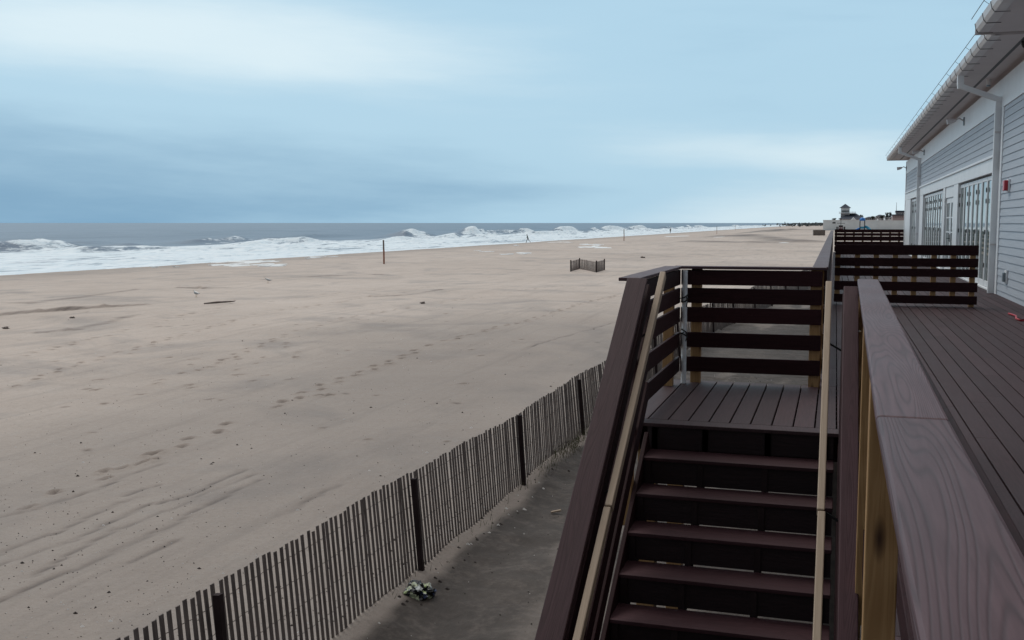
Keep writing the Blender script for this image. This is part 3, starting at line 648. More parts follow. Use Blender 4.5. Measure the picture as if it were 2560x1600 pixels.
m = MB(); m.box(XW - .09, 22.0, .32, XW - .018, 22.16, .50); m.build('cover', M['metal'], oc, bevel=.01)
m = MB(); m.box(XW - .045, 21.95, .29, XW - .017, 22.21, .54); m.build('backplate', M['white'], oc)
cm = thing('security_camera', 'small dark dome camera under the near eave', 'camera', (2.95, 17.6, 4.7))
m = MB(); m.tube([(2.95, 19.6, 4.495), (2.95, 19.6, 4.44)], .055, 12); m.tube([(2.95, 19.6, 4.44), (2.95, 19.6, 4.41), (2.95, 19.6, 4.385)], [.05, .042, .012], 12)
cm.location = (2.95, 19.6, 4.40); m.build('dome', M['black'], cm, smooth=True)
sf = thing('soffit_fitting', 'small grey cylindrical fitting hanging from the soffit', 'light', (3.02, 24.5, 4.4))
m = MB(); m.tube([(3.02, 24.5, 4.50), (3.02, 24.5, 4.38)], .05, 12); m.build('housing', M['gutter'], sf); m = MB(); m.tube([(3.02, 24.5, 4.378), (3.02, 24.5, 4.35)], .04, 12); m.build('lens', M['metal'], sf)
hp = [on_z(a, b, 0.015) for a, b in ((2522, 784), (2532, 787), (2540, 790), (2541, 797), (2552, 801), (2564, 800), (2590, 806))]
m = MB(); m.tube(hp, 0.016, 8); tag(m.build('hose', M['red'], None, tuple(hp[3]), smooth=True), 'red hose lying on the dark deck below the grey wall', 'hose')

# ------------------------------------------------------------------ slatted sand fence
fn = thing('sand_fence', 'weathered grey slatted snow fence running along the beach beside the deck', 'fence', (-4.5, 15, ZS))
path = [(-4.62, 1.0), (-4.55, 9.0), (-4.51, 20.0), (-4.40, 30.0), (-4.28, 38.0), (-4.0, 43.0), (-1.55, 68.0), (2.0, 80.0)]
def fpos(s):
    for a, b in zip(path[:-1], path[1:]):
        d = math.hypot(b[0] - a[0], b[1] - a[1])
        if s <= d: t_ = s / d; return a[0] + (b[0] - a[0]) * t_, a[1] + (b[1] - a[1]) * t_, ((b[0] - a[0]) / d, (b[1] - a[1]) / d)
        s -= d
tot = sum(math.hypot(b[0] - a[0], b[1] - a[1]) for a, b in zip(path[:-1], path[1:]))
def ftop(s): return 1.22 + 0.05 * max(0, min(1, (9 - s) / 3)) + 0.02 * math.sin(s * 0.8) + 0.012 * math.sin(s * 2.1 + 1)
def lean(s): return -0.115 + 0.02 * math.sin(s * .55)
sm = MB(); s = 0.0
while s < tot - .1:
    x, y, d = fpos(s); hgt = ftop(s) + random.uniform(-.014, .016); ln = lean(s) + random.uniform(-.01, .01); al_ = 0.025 * math.sin(s * .9) + random.uniform(-.009, .009) + 0.02
    z0 = ZS - .05; wd = random.uniform(.041, .049)
    sm.bar((x, y, z0), (x + ln + d[0] * al_, y + d[1] * al_, ZS + hgt), 0.010, wd, up=(d[0], d[1], 0.001), at=random.random())
    s += 0.096 + random.uniform(-.005, .005)
sm.build('slat_panel', M['slat'], fn)
wm = MB()
for fh in (0.12, 0.37, 0.62, 0.87, 1.10):
    pts = []
    for s in np.arange(0, tot - .2, .10):
        x, y, d = fpos(s); pts.append((x + lean(s) * fh / 1.2 + .008 * (1 if len(pts) % 2 else -1), y, ZS + fh + .012 * math.sin(s * 3)))
    wm.tube(pts, 0.0035, 4)
wm.build('wire', M['wire'], fn)
for y in (2.95, 6.92, 10.93, 15.02, 18.95, 22.9, 26.9, 30.9, 34.9, 38.6, 43.6, 48.5, 53.3, 58.2, 63.0):
    s = 0; 
    for q in np.arange(0, tot, .05):
        if fpos(q)[1] >= y: s = q; break
    x, y, d = fpos(s); beam('post', (x + .075, y, ZS - .3), (x + .075 + lean(s), y + .02, ZS + 1.19 + random.uniform(-.03, .02)), .062, .062, M['fpost'], fn, .004, up=(0, 1, 0))
# the small three sided pen out on the sand
pn = thing('fence_pen', 'small three sided slatted fence pen standing alone on the sand', 'fence', tuple(ground(1468, 680)))
pts = [ground(a, b) for a, b in ((1427, 679), (1449, 672), (1491, 681), (1511, 675))]
for a, b in zip(pts[:-1], pts[1:]):
    m = MB(); d = b - a; n = int(d.length / .16)
    for i in range(1, n): p = a + d * (i / n); m.bar((p.x, p.y, p.z - .05), (p.x + random.uniform(-.02, .02), p.y, p.z + .88 + random.uniform(-.03, .03)), .015, .045, up=(d.x, d.y, 0))
    for fh in (.2, .5, .8): m.bar(a + Vector((0, 0, fh)), b + Vector((0, 0, fh)), .01, .01)
    m.build('slat_panel', M['slat'], pn)
for p in pts: beam('post', (p.x, p.y, p.z - .2), (p.x, p.y, p.z + .97), .09, .09, M['fpost'], pn, 0, up=(0, 1, 0))

# ------------------------------------------------------------------ marker posts on the beach
for (bx_, by_, top, r_, lb) in ((960, 660, 600, .085, 'tall rusty brown marker post standing nearest on the open beach'), (1560, 602, 573, .09, 'tall thin marker post on the beach behind the slatted pen'),
                            (1792, 585, 565, .075, 'far thin marker post on the beach beside a distant walker'), (1838, 576, 563, .07, 'farthest faint marker post near the end of the beach')):
    p = ground(bx_, by_); hgt = on_y(bx_, top, p.y).z - p.z
    t = thing('marker_post', lb, 'post', tuple(p), 'marker posts on the beach')
    m = MB(); m.tube([(p.x, p.y, p.z - .4), (p.x, p.y, p.z + hgt * .52), (p.x - .02, p.y, p.z + hgt * .6)], [r_ * 1.05, r_, r_], 10); m.build('shaft', M['rust'], t)
    m = MB(); m.tube([(p.x - .02, p.y, p.z + hgt * .6), (p.x - .03, p.y, p.z + hgt)], [r_ * 1.02, r_ * .95], 10); m.build('sleeve', M['log'], t)

# ------------------------------------------------------------------ people
M['skin'] = plain('skin', (0.42, 0.25, 0.18), 0.6, 0.05)
M['hair'] = plain('dark_hair', (0.02, 0.016, 0.014), 0.7)
M['trousers'] = plain('dark_trousers', (0.012, 0.014, 0.018), 0.85)
M['jacket'] = plain('grey_green_jacket', (0.09, 0.12, 0.11), 0.8, 0.1)
M['coat'] = plain('dark_coat', (0.016, 0.018, 0.022), 0.8, 0.1)
def skin_mesh(nodes, edges, root):
    bm = bmesh.new(); lay = bm.verts.layers.skin.verify(); vv = {}
    for k, (p, r_) in nodes.items():
        v = bm.verts.new(p); v[lay].radius = (r_, r_); v[lay].use_root = (k == root); vv[k] = v
    for a, b in edges: bm.edges.new((vv[a], vv[b]))
    me = bpy.data.meshes.new('tmp'); bm.to_mesh(me); bm.free()
    o = bpy.data.objects.new('tmp', me); COL.objects.link(o); o.modifiers.new('s', 'SKIN'); sb = o.modifiers.new('u', 'SUBSURF'); sb.levels = 2; sb.render_levels = 2
    dg = bpy.context.evaluated_depsgraph_get(); dg.update(); m2 = bpy.data.meshes.new_from_object(o.evaluated_get(dg)); bpy.data.objects.remove(o); return m2
def person(p, h, label, heading, top, stride=0.30, leanf=0.08, carry=False):
    """local +y is the walking direction; z up; 1.75 m tall before scaling"""
    t = bpy.data.objects.new('person', None); COL.objects.link(t); t.location = p; t['label'] = label; t['category'] = 'person'; t['group'] = 'walkers by the water'
    f = stride; lf = leanf
    n = {'pel': ((0, 0, .93), .125), 'wai': ((0, lf * .5, 1.08), .115), 'che': ((0, lf, 1.28), .135), 'nk0': ((0, lf * 1.2, 1.45), .07), 'nk': ((0, lf * 1.5, 1.51), .052), 'hd0': ((0, lf * 1.7 + .02, 1.58), .075), 'hd1': ((0, lf * 1.8 + .02, 1.66), .088), 'hd2': ((0, lf * 1.8 + .01, 1.72), .06)}
    ed = [('pel', 'wai'), ('wai', 'che'), ('che', 'nk0'), ('nk0', 'nk'), ('nk', 'hd0'), ('hd0', 'hd1'), ('hd1', 'hd2')]
    for s_, nm, fy in ((-1, 'l', f), (1, 'r', -f)):
        n['hip' + nm] = ((s_ * .09, 0, .88), .095); n['kn' + nm] = ((s_ * .10, fy * .55 + .05, .49), .062); n['an' + nm] = ((s_ * .10, fy * 1.15 - (.02 if fy > 0 else .16), .09 if fy > 0 else .17), .042)
        ax = n['an' + nm][0]; n['he' + nm] = ((ax[0], ax[1] - .04, ax[2] - .05), .036); n['to' + nm] = ((ax[0] + s_ * .02, ax[1] + .16, ax[2] - .055 - (.04 if fy < 0 else 0)), .032)
        ed += [('pel', 'hip' + nm), ('hip' + nm, 'kn' + nm), ('kn' + nm, 'an' + nm), ('an' + nm, 'he' + nm), ('an' + nm, 'to' + nm)]
        n['sh' + nm] = ((s_ * .19, lf * 1.1, 1.39), .062); n['el' + nm] = ((s_ * .24, lf - fy * .5 - .02, 1.13), .045); wy = lf - fy * .8 + (.22 if carry else .10)
        n['wr' + nm] = ((s_ * .22, wy, .95 if not carry else 1.0), .030); n['pa' + nm] = ((s_ * .22, wy + .03, .88 if not carry else .96), .034)
        ed += [('nk0', 'sh' + nm), ('sh' + nm, 'el' + nm), ('el' + nm, 'wr' + nm), ('wr' + nm, 'pa' + nm)]
        pp = n['pa' + nm][0]
        for k_, (dx, dl) in enumerate(((-.024, .06), (-.008, .07), (.008, .066), (.024, .052))):
            n[f'f{k_}{nm}'] = ((pp[0] + dx * .4, pp[1] + dx + .012, pp[2] - dl * .6), .010); n[f'g{k_}{nm}'] = ((pp[0] - s_ * .012, pp[1] + dx + .025, pp[2] - dl - .015), .008); ed += [('pa' + nm, f'f{k_}{nm}'), (f'f{k_}{nm}', f'g{k_}{nm}')]
        n['th' + nm] = ((pp[0] - s_ * .02, pp[1] + .045, pp[2] - .01), .011); ed += [('pa' + nm, 'th' + nm)]
    n['nose'] = ((0, n['hd0'][0][1] + .095, 1.615), .012); ed.append(('hd0', 'nose'))
    me = skin_mesh(n, ed, 'pel'); me.name = 'body'; me.materials.clear()
    for m_ in (M['skin'], M['trousers'], top): me.materials.append(m_)
    for q in me.polygons:
        c = q.center; q.use_smooth = True
        q.material_index = 0 if c.z > 1.50 else (2 if c.z > .98 or (abs(c.x) > .2 and c.z > 0.93) else 1)
        if abs(c.x) > .19 and .75 < c.z < .93: q.material_index = 0
    b = bpy.data.objects.new('body', me); COL.objects.link(b); b.parent = t
    hm = bmesh.new(); bmesh.ops.create_uvsphere(hm, u_segments=14, v_segments=10, radius=.108); hy = n['hd1'][0][1] - .018
    for v in list(hm.verts):
        v.co = Vector((v.co.x * .92, v.co.y + hy, v.co.z * 1.05 + 1.68))
    bmesh.ops.delete(hm, geom=[v for v in hm.verts if v.co.z < 1.66 and v.co.y > hy - .01 or v.co.z < 1.60], context='VERTS')
    m2 = bpy.data.meshes.new('hair'); hm.to_mesh(m2); hm.free(); m2.materials.append(M['hair']); ho = bpy.data.objects.new('hair', m2); COL.objects.link(ho); ho.parent = t
    t.rotation_euler = (0, 0, heading); t.scale = (h / 1.78,) * 3; return t
def put_person(fx, fy, ty, *a, **k):
    p = ground(fx, fy); h = on_y(fx, ty, p.y).z - p.z; return person(p, h, *a, **k)
put_person(1320, 606.5, 586, 'person in dark trousers and grey green jacket striding along the water', R(72), M['jacket'], stride=.36, leanf=.15, carry=True)
put_person(1676, 583.5, 570.5, 'person in dark clothes walking by the surf between two marker posts', R(10), M['coat'], stride=.12)
put_person(1801, 573.5, 565.5, 'tiny far person in dark clothes standing near the farthest surf', R(20), M['coat'], stride=.08)

# ------------------------------------------------------------------ gulls
M['gull'] = plain('white_feathers', (0.78, 0.78, 0.77), 0.7, 0.05); M['wing'] = plain('grey_feathers', (0.33, 0.35, 0.37), 0.7, 0.08); M['beak'] = plain('yellow_beak', (0.5, 0.3, 0.04), 0.5)
def gull(px, py, ang, label, sc=1.0, up=0.0):
    p = ground(px, py); t = thing('gull', label, 'gull', tuple(p), 'gulls on the sand')
    n = {'ta': ((-.24, 0, .20), .015), 'b0': ((-.13, 0, .205), .055), 'b1': ((0, 0, .215), .085), 'b2': ((.10, 0, .245 + up), .07), 'nk': ((.16, 0, .31 + up), .045), 'hd': ((.19, 0, .355 + up), .042), 'h2': ((.225, 0, .35 + up), .022)}
    me = skin_mesh(n, [('ta', 'b0'), ('b0', 'b1'), ('b1', 'b2'), ('b2', 'nk'), ('nk', 'hd'), ('hd', 'h2')], 'b1'); me.materials.clear(); me.materials.append(M['gull'])
    for q in me.polygons: q.use_smooth = True
    b = bpy.data.objects.new('body', me); COL.objects.link(b); b.parent = t
    for s_ in (-1, 1):
        m = MB(); vs = [(.10, s_ * .072, .27), (.02, s_ * .098, .265), (-.14, s_ * .075, .23), (-.31, s_ * .03, .205), (-.14, s_ * .09, .185), (.03, s_ * .104, .20)]
        m.add(vs + [(a, b_ - s_ * .014, c) for a, b_, c in vs], [(0, 1, 5), (1, 2, 4, 5), (2, 3, 4), (6, 11, 7), (7, 11, 10, 8), (8, 10, 9)] + [(i, i + 6, (i + 1) % 6 + 6, (i + 1) % 6) for i in range(6)])
        o = m.build('wing', M['wing']); o.parent = t
        m = MB(); m.tube([(.0, s_ * .03, .15), (.005, s_ * .03, .075), (-.005, s_ * .03, .0)], .007, 6); m.tube([(-.01, s_ * .03, .004), (.05, s_ * .04, .003)], .007, 5); m.tube([(-.01, s_ * .03, .004), (.05, s_ * .015, .003)], .007, 5); o = m.build('leg', M['beak']); o.parent = t
    m = MB(); m.tube([(.235, 0, .35 + up), (.265, 0, .345 + up), (.285, 0, .335 + up)], [.013, .010, .003], 6); o = m.build('beak', M['beak']); o.parent = t
    t.rotation_euler = (0, 0, ang); t.scale = (sc,) * 3
gull(491, 743, R(160), 'white gull standing on the sand left of the driftwood log', 1.05)
gull(670, 708, R(215), 'white gull standing on the sand nearer the surf, upright', 1.0, .03)

# ------------------------------------------------------------------ litter, driftwood, foam on the sand
def blob(name, c, r_, mat, seed, flat=.6, sub=3, amp=.5, parent=None):
    bm = bmesh.new(); bmesh.ops.create_icosphere(bm, subdivisions=sub, radius=1); rs = random.Random(seed)
    from mathutils import noise as mn
    for v in bm.verts:
        q = v.co * 1.7 + Vector((seed * 3.1, 0, 0)); k = 1 + amp * (mn.noise(q) + .5 * mn.noise(q * 2.7) + .3 * mn.noise(q * 6)); v.co = Vector((v.co.x * r_[0] * k, v.co.y * r_[1] * k, v.co.z * r_[2] * k))
    me = bpy.data.meshes.new(name); bm.to_mesh(me); bm.free(); me.materials.append(mat); o = bpy.data.objects.new(name, me); COL.objects.link(o); o.location = c; return o
def bag_mat():
    t = NT('printed_plastic'); vo = t.n.new('ShaderNodeTexVoronoi'); vo.inputs['Scale'].default_value = 15.0; t.l.new(t.obj(), vo.inputs['Vector'])
    sep = t.n.new('ShaderNodeSeparateColor'); t.l.new(vo.outputs['Color'], sep.inputs[0])
    return t.done(t.ramp(sep.outputs[0], [(0.0, (.012, .014, .016)), (.42, (.02, .022, .03)), (.5, (.55, .6, .42)), (.66, (.70, .74, .72)), (.84, (.04, .06, .14)), (.90, (.42, .52, .24))], 'CONSTANT'), 0.25, 0.5)
M['bag'] = bag_mat()
p = on_z(1047, 1500, ZS); tag(blob('plastic_bag', (p.x, p.y, zat(p.x, p.y) + .06), (.155, .15, .10), M['bag'], 3, sub=4, amp=.42), 'crumpled black and pale green plastic bag lying beside the slatted fence', 'bag')
a, b = on_z(1378, 1287, ZS), on_z(1402, 1284, ZS); m = MB(); za = zat(a.x, a.y) + .03; m.bar((a.x, a.y, za), (b.x, b.y, za + .01), .035, .02); tag(m.build('stick', M['handrail'], None, (a.x, a.y, za)), 'short pale stick lying on the dark ground beside the stairs', 'stick')
a, b = ground(510, 762), ground(572, 759); c = ground(587, 757); m = MB()
m.tube([a + Vector((0, 0, .06)), a.lerp(b, .5) + Vector((0, 0, .09)), b + Vector((0, 0, .10)), c + Vector((0, 0, .08))], [.03, .055, .045, .02], 9); m.tube([b + Vector((0, 0, .1)), b + Vector((.35, .1, .15))], [.025, .01], 6)
tag(m.build('driftwood_log', M['log'], None, tuple(a), smooth=True), 'long dark driftwood log lying on the sand beyond the gull', 'log')
for (px, py, sz, lb) in ((181, 796, .14, 'dark lump of driftwood on the sand below the long ridge'), (1057, 759, .16, 'small black chunk on the bare sand left of the stairs'), (1607, 645, .3, 'brown chunk of driftwood on the sand above the landing railing'), (15, 822, .15, 'dark clump of seaweed at the left edge of the sand')):
    p = ground(px, py); tag(blob('driftwood_chunk', (p.x, p.y, p.z + sz * .2), (sz * .8, sz * .5, sz * .35), M['log'], px, amp=.8), lb, 'driftwood')
# scattered bits: shells, pebbles, weed (nobody could count them)
M['shell'] = plain('shell_bits', (0.62, 0.60, 0.58), 0.7, 0.1); M['weed'] = plain('weed_bits', (0.035, 0.027, 0.024), 0.9, 0.2)
m = MB()
def bit(x, y, r_, mi):
    z = zat(x, y); vs = []
    for k in range(6): t_ = k * math.pi / 3; rr = r_ * random.uniform(.6, 1.2); vs.append((x + rr * math.cos(t_), y + rr * .8 * math.sin(t_), z - .005))
    vs.append((x, y, z + r_ * random.uniform(.4, .8))); m.add(vs, [(k, (k + 1) % 6, 6) for k in range(6)], mi)
for _ in range(2600):
    px, py = random.uniform(-40, 1500), 690 + 910 * random.random() ** .8
    p = on_z(px, py, ZS)
    if p.x > -4.7 or p.x < -34: continue
    bit(p.x, p.y, random.uniform(.006, .016) * (1 + .012 * p.y) * (2.2 if random.random() < .05 else 1), 0 if random.random() < .35 else 1)
for _ in range(520):
    x, y = random.uniform(-4.0, -1.4), random.uniform(6.5, 30); bit(x, y, random.uniform(.008, .022), 0 if random.random() < .3 else 1)
for _ in range(260):
    y = random.uniform(7, 30); bit(random.gauss(-4.3, .12), y, random.uniform(.015, .045), 0 if random.random() < .25 else 1)
o = m.build('beach_debris', [M['shell'], M['weed']]); o['kind'] = 'stuff'; o['label'] = 'scattered shell and weed bits on the sand'; o['category'] = 'debris'
# thin beach grass and weed caught at the fence foot
M['grass'] = plain('dull_grass', (0.10, 0.105, 0.05), 0.9, 0.3, 9)
m = MB()
for _ in range(420):
    y = random.choice((random.gauss(18.0, 1.0), random.gauss(18.4, .7), random.gauss(16.8, .9), random.uniform(6, 34))); x = -4.42 + random.gauss(0, .07); z = zat(x, y) - .01; a = random.uniform(0, 6.28); hh = random.uniform(.06, .24); dx, dy = math.cos(a) * .05, math.sin(a) * .05
    m.add([(x - .004, y, z), (x + .004, y, z), (x + dx, y + dy, z + hh)], [(0, 1, 2)])
o = m.build('beach_grass', M['grass']); o['kind'] = 'stuff'; o['label'] = 'sparse dry beach grass along the foot of the slatted fence'; o['category'] = 'grass'
# flecks of foam left by the wash
m = MB()
def foam_patch(px, py, wpx, hpx, n):
    for _ in range(n):
        p = ground(px + random.uniform(-.5, .5) * wpx, py + random.uniform(-.5, .5) * hpx); k = (p - cam.location).length if False else math.hypot(p.x, p.y)
        L_ = random.uniform(.10, .28) * wpx * k / 2611; W_ = random.uniform(.5, 1.3) * hpx * .14 * k / 2611 * (k / 4.4); nn = 18; ph = random.uniform(0, 6)
        vs = []
        for i in range(nn):
            t_ = 2 * math.pi * i / nn; rr = 1 + .3 * math.sin(3 * t_ + ph) + .2 * math.sin(7 * t_ + ph * 2); u, v = L_ * rr * math.cos(t_), W_ * rr * math.sin(t_); x = p.x + .95 * u - .3 * v * .3; y = p.y + .3 * u + v
            vs.append((x, y, float(base_z(np.array([x]), np.array([y]))[0]) + .005))
        vs2 = [(p.x + (a - p.x) * .9, p.y + (b_ - p.y) * .9, c + .05) for a, b_, c in vs]
        m.add(vs + vs2, [tuple(range(nn, 2 * nn))] + [(i, (i + 1) % nn, nn + (i + 1) % nn, nn + i) for i in range(nn)])
for q in ((625, 659, 130, 12, 12), (650, 664, 90, 5, 5), (805, 642, 60, 6, 4), (775, 646, 20, 3, 2), (1280, 634, 60, 5, 5), (1320, 634, 40, 4, 3), (1210, 628, 40, 3, 3), (1500, 616, 80, 8, 7), (1470, 611, 50, 3, 3), (1680, 591, 90, 3, 4), (1400, 606, 60, 3, 4), (1295, 613, 20, 3, 2), (400, 668, 30, 3, 2), (530, 663, 30, 3, 3), (1830, 592, 80, 3, 4), (1940, 590, 60, 3, 3), (1850, 589, 100, 2, 3), (440, 667, 20, 2, 2)): foam_patch(*q)
o = m.build('beach_foam', M['foam'], smooth=False); o['kind'] = 'stuff'; o['label'] = 'patches of white foam left on the moist sand'; o['category'] = 'foam'

# ------------------------------------------------------------------ far things beyond the deck
M['farwhite'] = plain('far_white_wall', (0.82, 0.86, 0.88), 0.7, 0.06, .4)
M['slate'] = plain('slate_roof', (0.040, 0.05, 0.075), 0.85, 0.15, 1.0); M['farwall'] = plain('far_house_wall', (0.46, 0.46, 0.48), 0.8, 0.1, 1.0); M['farwin'] = plain('far_window', (0.05, 0.07, 0.08), 0.2); M['pink'] = plain('pinkish_wall', (0.42, 0.33, 0.33), 0.8, 0.1)
M['blue'] = plain('blue_plastic', (0.02, 0.20, 0.62), 0.4, 0.08); M['teal'] = plain('teal_plastic', (0.03, 0.30, 0.48), 0.4, 0.08)
def gz(p): return float(base_z(np.array([p.x]), np.array([p.y]))[0])
YW_ = 345.0
def far(px, py, y): return on_y(px, py, y)
ww = thing('white_wall', 'long white wall behind the far end of the deck and playground', 'wall', tuple(Vector((far(2058, 570, YW_).x, YW_, gz(far(2058, 570, YW_))))))
a = far(2058, 551, YW_); b = far(2192, 551, YW_); c = far(2420, 551.5, YW_ + 8)
m = MB(); m.box(a.x, YW_, -3, b.x, YW_ + 1, a.z); m.box(a.x, YW_ + 1, -3, a.x + 1, YW_ + 40, a.z); m.build('wall_panel', M['farwhite'], ww)
m = MB(); m.box(b.x + .4, YW_ - .1, -3, c.x, YW_ + .8, b.z - .12); m.build('wall_panel', M['farwhite'], ww)
m = MB(); m.box(b.x, YW_ - .3, -3, b.x + .4, YW_ + .2, b.z); m.add([(b.x - .2, YW_ - .5, b.z), (b.x + .6, YW_ - .5, b.z), (b.x + .6, YW_ + .3, b.z), (b.x - .2, YW_ + .3, b.z), (b.x + .2, YW_ - .1, b.z + .55)], [(0, 1, 4), (1, 2, 4), (2, 3, 4), (3, 0, 4), (3, 2, 1, 0)]); m.build('pier', M['farwhite'], ww)
m = MB(); m.box(a.x - .1, YW_ - .12, a.z, b.x - .05, YW_ + 1.1, a.z + .14); m.box(b.x + .5, YW_ - .2, b.z - .12, c.x, YW_ + .9, b.z + .02); m.build('coping', M['white'], ww)
q = far(2085, 557, YW_ - .1); m = MB(); m.box(q.x - .45, YW_ - .08, q.z - .2, q.x + .45, YW_ - .02, q.z + .2); m.build('vent', M['black'], ww)
# beach club with its watch tower
YC = 430.0
cl = thing('beach_club', 'slate roofed beach club with white watch tower above the long wall', 'building', (far(2110, 560, YC).x, YC, -1))
def fbx(name, x0, y0, x1, y1, yy, dep, mat, par):
    a_ = far(x0, y0, yy); b_ = far(x1, y1, yy); m = MB(); m.box(a_.x, yy, b_.z, b_.x, yy + dep, a_.z); return m.build(name, M[mat], par)
def hip(name, x0, x1, yb, yt, xr0, xr1, yy, dep, mat, par):
    a_ = far(x0, yb, yy); b_ = far(x1, yb, yy); r0 = far(xr0, yt, yy); r1 = far(xr1, yt, yy); m = MB(); zb, zt = a_.z, r0.z
    m.add([(a_.x, yy, zb), (b_.x, yy, zb), (b_.x, yy + dep, zb), (a_.x, yy + dep, zb), (r0.x, yy + dep / 2, zt), (r1.x, yy + dep / 2, zt)], [(0, 1, 5, 4), (1, 2, 5), (2, 3, 4, 5), (3, 0, 4), (3, 2, 1, 0)]); return m.build(name, M[mat], par)
fbx('wall', 2099, 547, 2158, 575, YC, 14, 'farwall', cl); hip('roof', 2095, 2163, 547.5, 533.5, 2122, 2142, YC - .6, 16, 'slate', cl)
fbx('tower_shaft', 2102, 532, 2124, 548, YC + 5, 3.8, 'farwall', cl); fbx('balcony', 2097.5, 531.5, 2140, 533.2, YC + 3.5, 6.5, 'white', cl); fbx('tower_room', 2102.5, 520, 2124, 531.5, YC + 5, 3.8, 'farwhite', cl)
fbx('window', 2108, 522.5, 2121.5, 526, YC + 4.9, .2, 'white', cl); fbx('window', 2104, 526.5, 2122.5, 530.5, YC + 4.88, .2, 'farwin', cl)
hip('tower_roof', 2098.5, 2128, 519.8, 509.5, 2112.8, 2114, YC + 4, 5.8, 'slate', cl)
m = MB(); 
for px in (2098, 2104, 2110, 2117, 2124, 2131, 2139): q = far(px, 531.5, YC + 3.5); m.box(q.x - .03, YC + 3.5, q.z, q.x + .03, YC + 3.56, q.z + .45)
q0, q1 = far(2098, 529, YC + 3.5), far(2139.5, 529, YC + 3.5); m.box(q0.x, YC + 3.5, q0.z - .05, q1.x, YC + 3.56, q0.z + .02); m.build('balcony_rail', M['white'], cl)
a_, b_, c_ = far(2127, 550, YC - 8), far(2141, 550, YC - 8), far(2134, 543, YC - 8); m = MB(); m.add([(a_.x, YC - 8, a_.z), (b_.x, YC - 8, a_.z), (c_.x, YC - 8, c_.z), (a_.x, YC, a_.z), (b_.x, YC, a_.z), (c_.x, YC, c_.z)], [(0, 1, 2), (3, 5, 4), (0, 2, 5, 3), (1, 4, 5, 2), (0, 3, 4, 1)]); m.build('porch_gable', M['farwhite'], cl)
# playground tower
YP = 330.0
g0 = far(2157, 575, YP); pg = thing('play_tower', 'blue roofed playground tower with teal tube slide before the white wall', 'playground', (g0.x, YP, gz(g0)))
zb = gz(g0); zt = far(2157, 552, YP).z; tp = far(2157, 543.5, YP).z; x0, x1 = far(2150.3, 555, YP).x, far(2162, 555, YP).x
m = MB()
for xx in (x0, x1):
    for yy in (YP, YP + 1.5): m.bar((xx, yy, zb), (xx, yy, zt + .1), .22, .22)
m.build('post', M['black'], pg)
m = MB(); cxp = (x0 + x1) / 2; ww_ = (x1 - x0) * .62; prof = [(1.0, 0), (1.0, .35), (.85, .7), (.5, .95), (.1, 1.0)]
rings = []
for rr, hh in prof: rings.append([(cxp + ww_ * rr * math.cos(t_), YP + .75 + ww_ * rr * math.sin(t_), zt + (tp - zt) * hh) for t_ in np.linspace(0, 2 * math.pi, 17)[:-1]])
vs = [q for r_ in rings for q in r_]; fs = [(i * 16 + k, i * 16 + (k + 1) % 16, (i + 1) * 16 + (k + 1) % 16, (i + 1) * 16 + k) for i in range(4) for k in range(16)] + [tuple(range(64, 80)), tuple(range(15, -1, -1))]; m.add(vs, fs); m.build('canopy', M['blue'], pg)
m = MB(); zd = zb + (zt - zb) * .22; m.box(x0, YP, zd, x1, YP + 1.5, zd + .1); m.box(x0, YP - .04, zd + .1, x1, YP, zd + .6); m.build('platform', M['teal'], pg)
sx = x1; m = MB(); m.tube([(sx - .1, YP + .6, zd + .55), (sx + .5, YP + .5, zd + .5), (sx + 1.1, YP + .2, zd + .15), (sx + 1.5, YP - .3, zb + .25), (sx + 1.3, YP - .8, zb + .2)], .42, 12); m.build('tube_slide', M['teal'], pg, smooth=True)
m = MB(); m.tube([(x0, YP + .3, zd + .2), (x0 - .7, YP, zd - .2), (x0 - 1.4, YP - .2, zb + .2)], [.25, .28, .22], 10); m.tube([(x0 - .4, YP - .1, zb), (x0 - .5, YP - .1, zb + .5)], .12, 8); m.build('climber', M['blue'], pg, smooth=True)
# beach tractor parked in front of the wall
YT = 300.0; g1 = far(2102, 573, YT); zb = gz(g1); tr = thing('beach_tractor', 'small dark tractor parked before the white wall, thin mast behind', 'tractor', (g1.x, YT, zb)); cx = g1.x
M['tread_rubber'] = plain('tyre_rubber', (0.015, 0.013, 0.014), 0.8); M['maroon'] = plain('maroon_paint', (0.10, 0.02, 0.03), 0.4)
m = MB(); m.box(cx - .45, YT, zb + .55, cx + .45, YT + 2.4, zb + 1.05); m.box(cx - .3, YT - .5, zb + .6, cx + .3, YT, zb + 1.0); m.build('body', M['maroon'], tr, bevel=.05)
m = MB(); m.box(cx - .4, YT + 1.2, zb + 1.05, cx + .4, YT + 1.7, zb + 1.35); m.build('seat', M['black'], tr, bevel=.04)
for s_ in (-1, 1):
    for yy, r_ in ((YT - .3, .38), (YT + 1.9, .55)):
        wm_ = MB(); wm_.tube([(cx + s_ * .55, yy, zb + r_), (cx + s_ * .85, yy, zb + r_)], r_, 18); wo = wm_.build('wheel', M['tread_rubber'], tr); wm_ = MB(); wm_.tube([(cx + s_ * .86, yy, zb + r_), (cx + s_ * .88, yy, zb + r_)], r_ * .5, 14); wm_.build('rim', M['white'], wo)
    m = MB(); m.box(cx + s_ * .2 - .09, YT - .53, zb + .78, cx + s_ * .2 + .09, YT - .5, zb + .94); m.build('headlight', M['white'], tr)
m = MB(); m.tube([(cx, YT + 2.2, zb + 1.0), (cx, YT + 2.2, zb + 2.7)], .05, 8); m.bar((cx - .75, YT + 2.2, zb + 1.75), (cx + .75, YT + 2.2, zb + 1.75), .05, .07); m.build('mast', M['black'], tr)
for o_ in [tr]:
    o_.scale = (1.4, 1.4, 1.4)
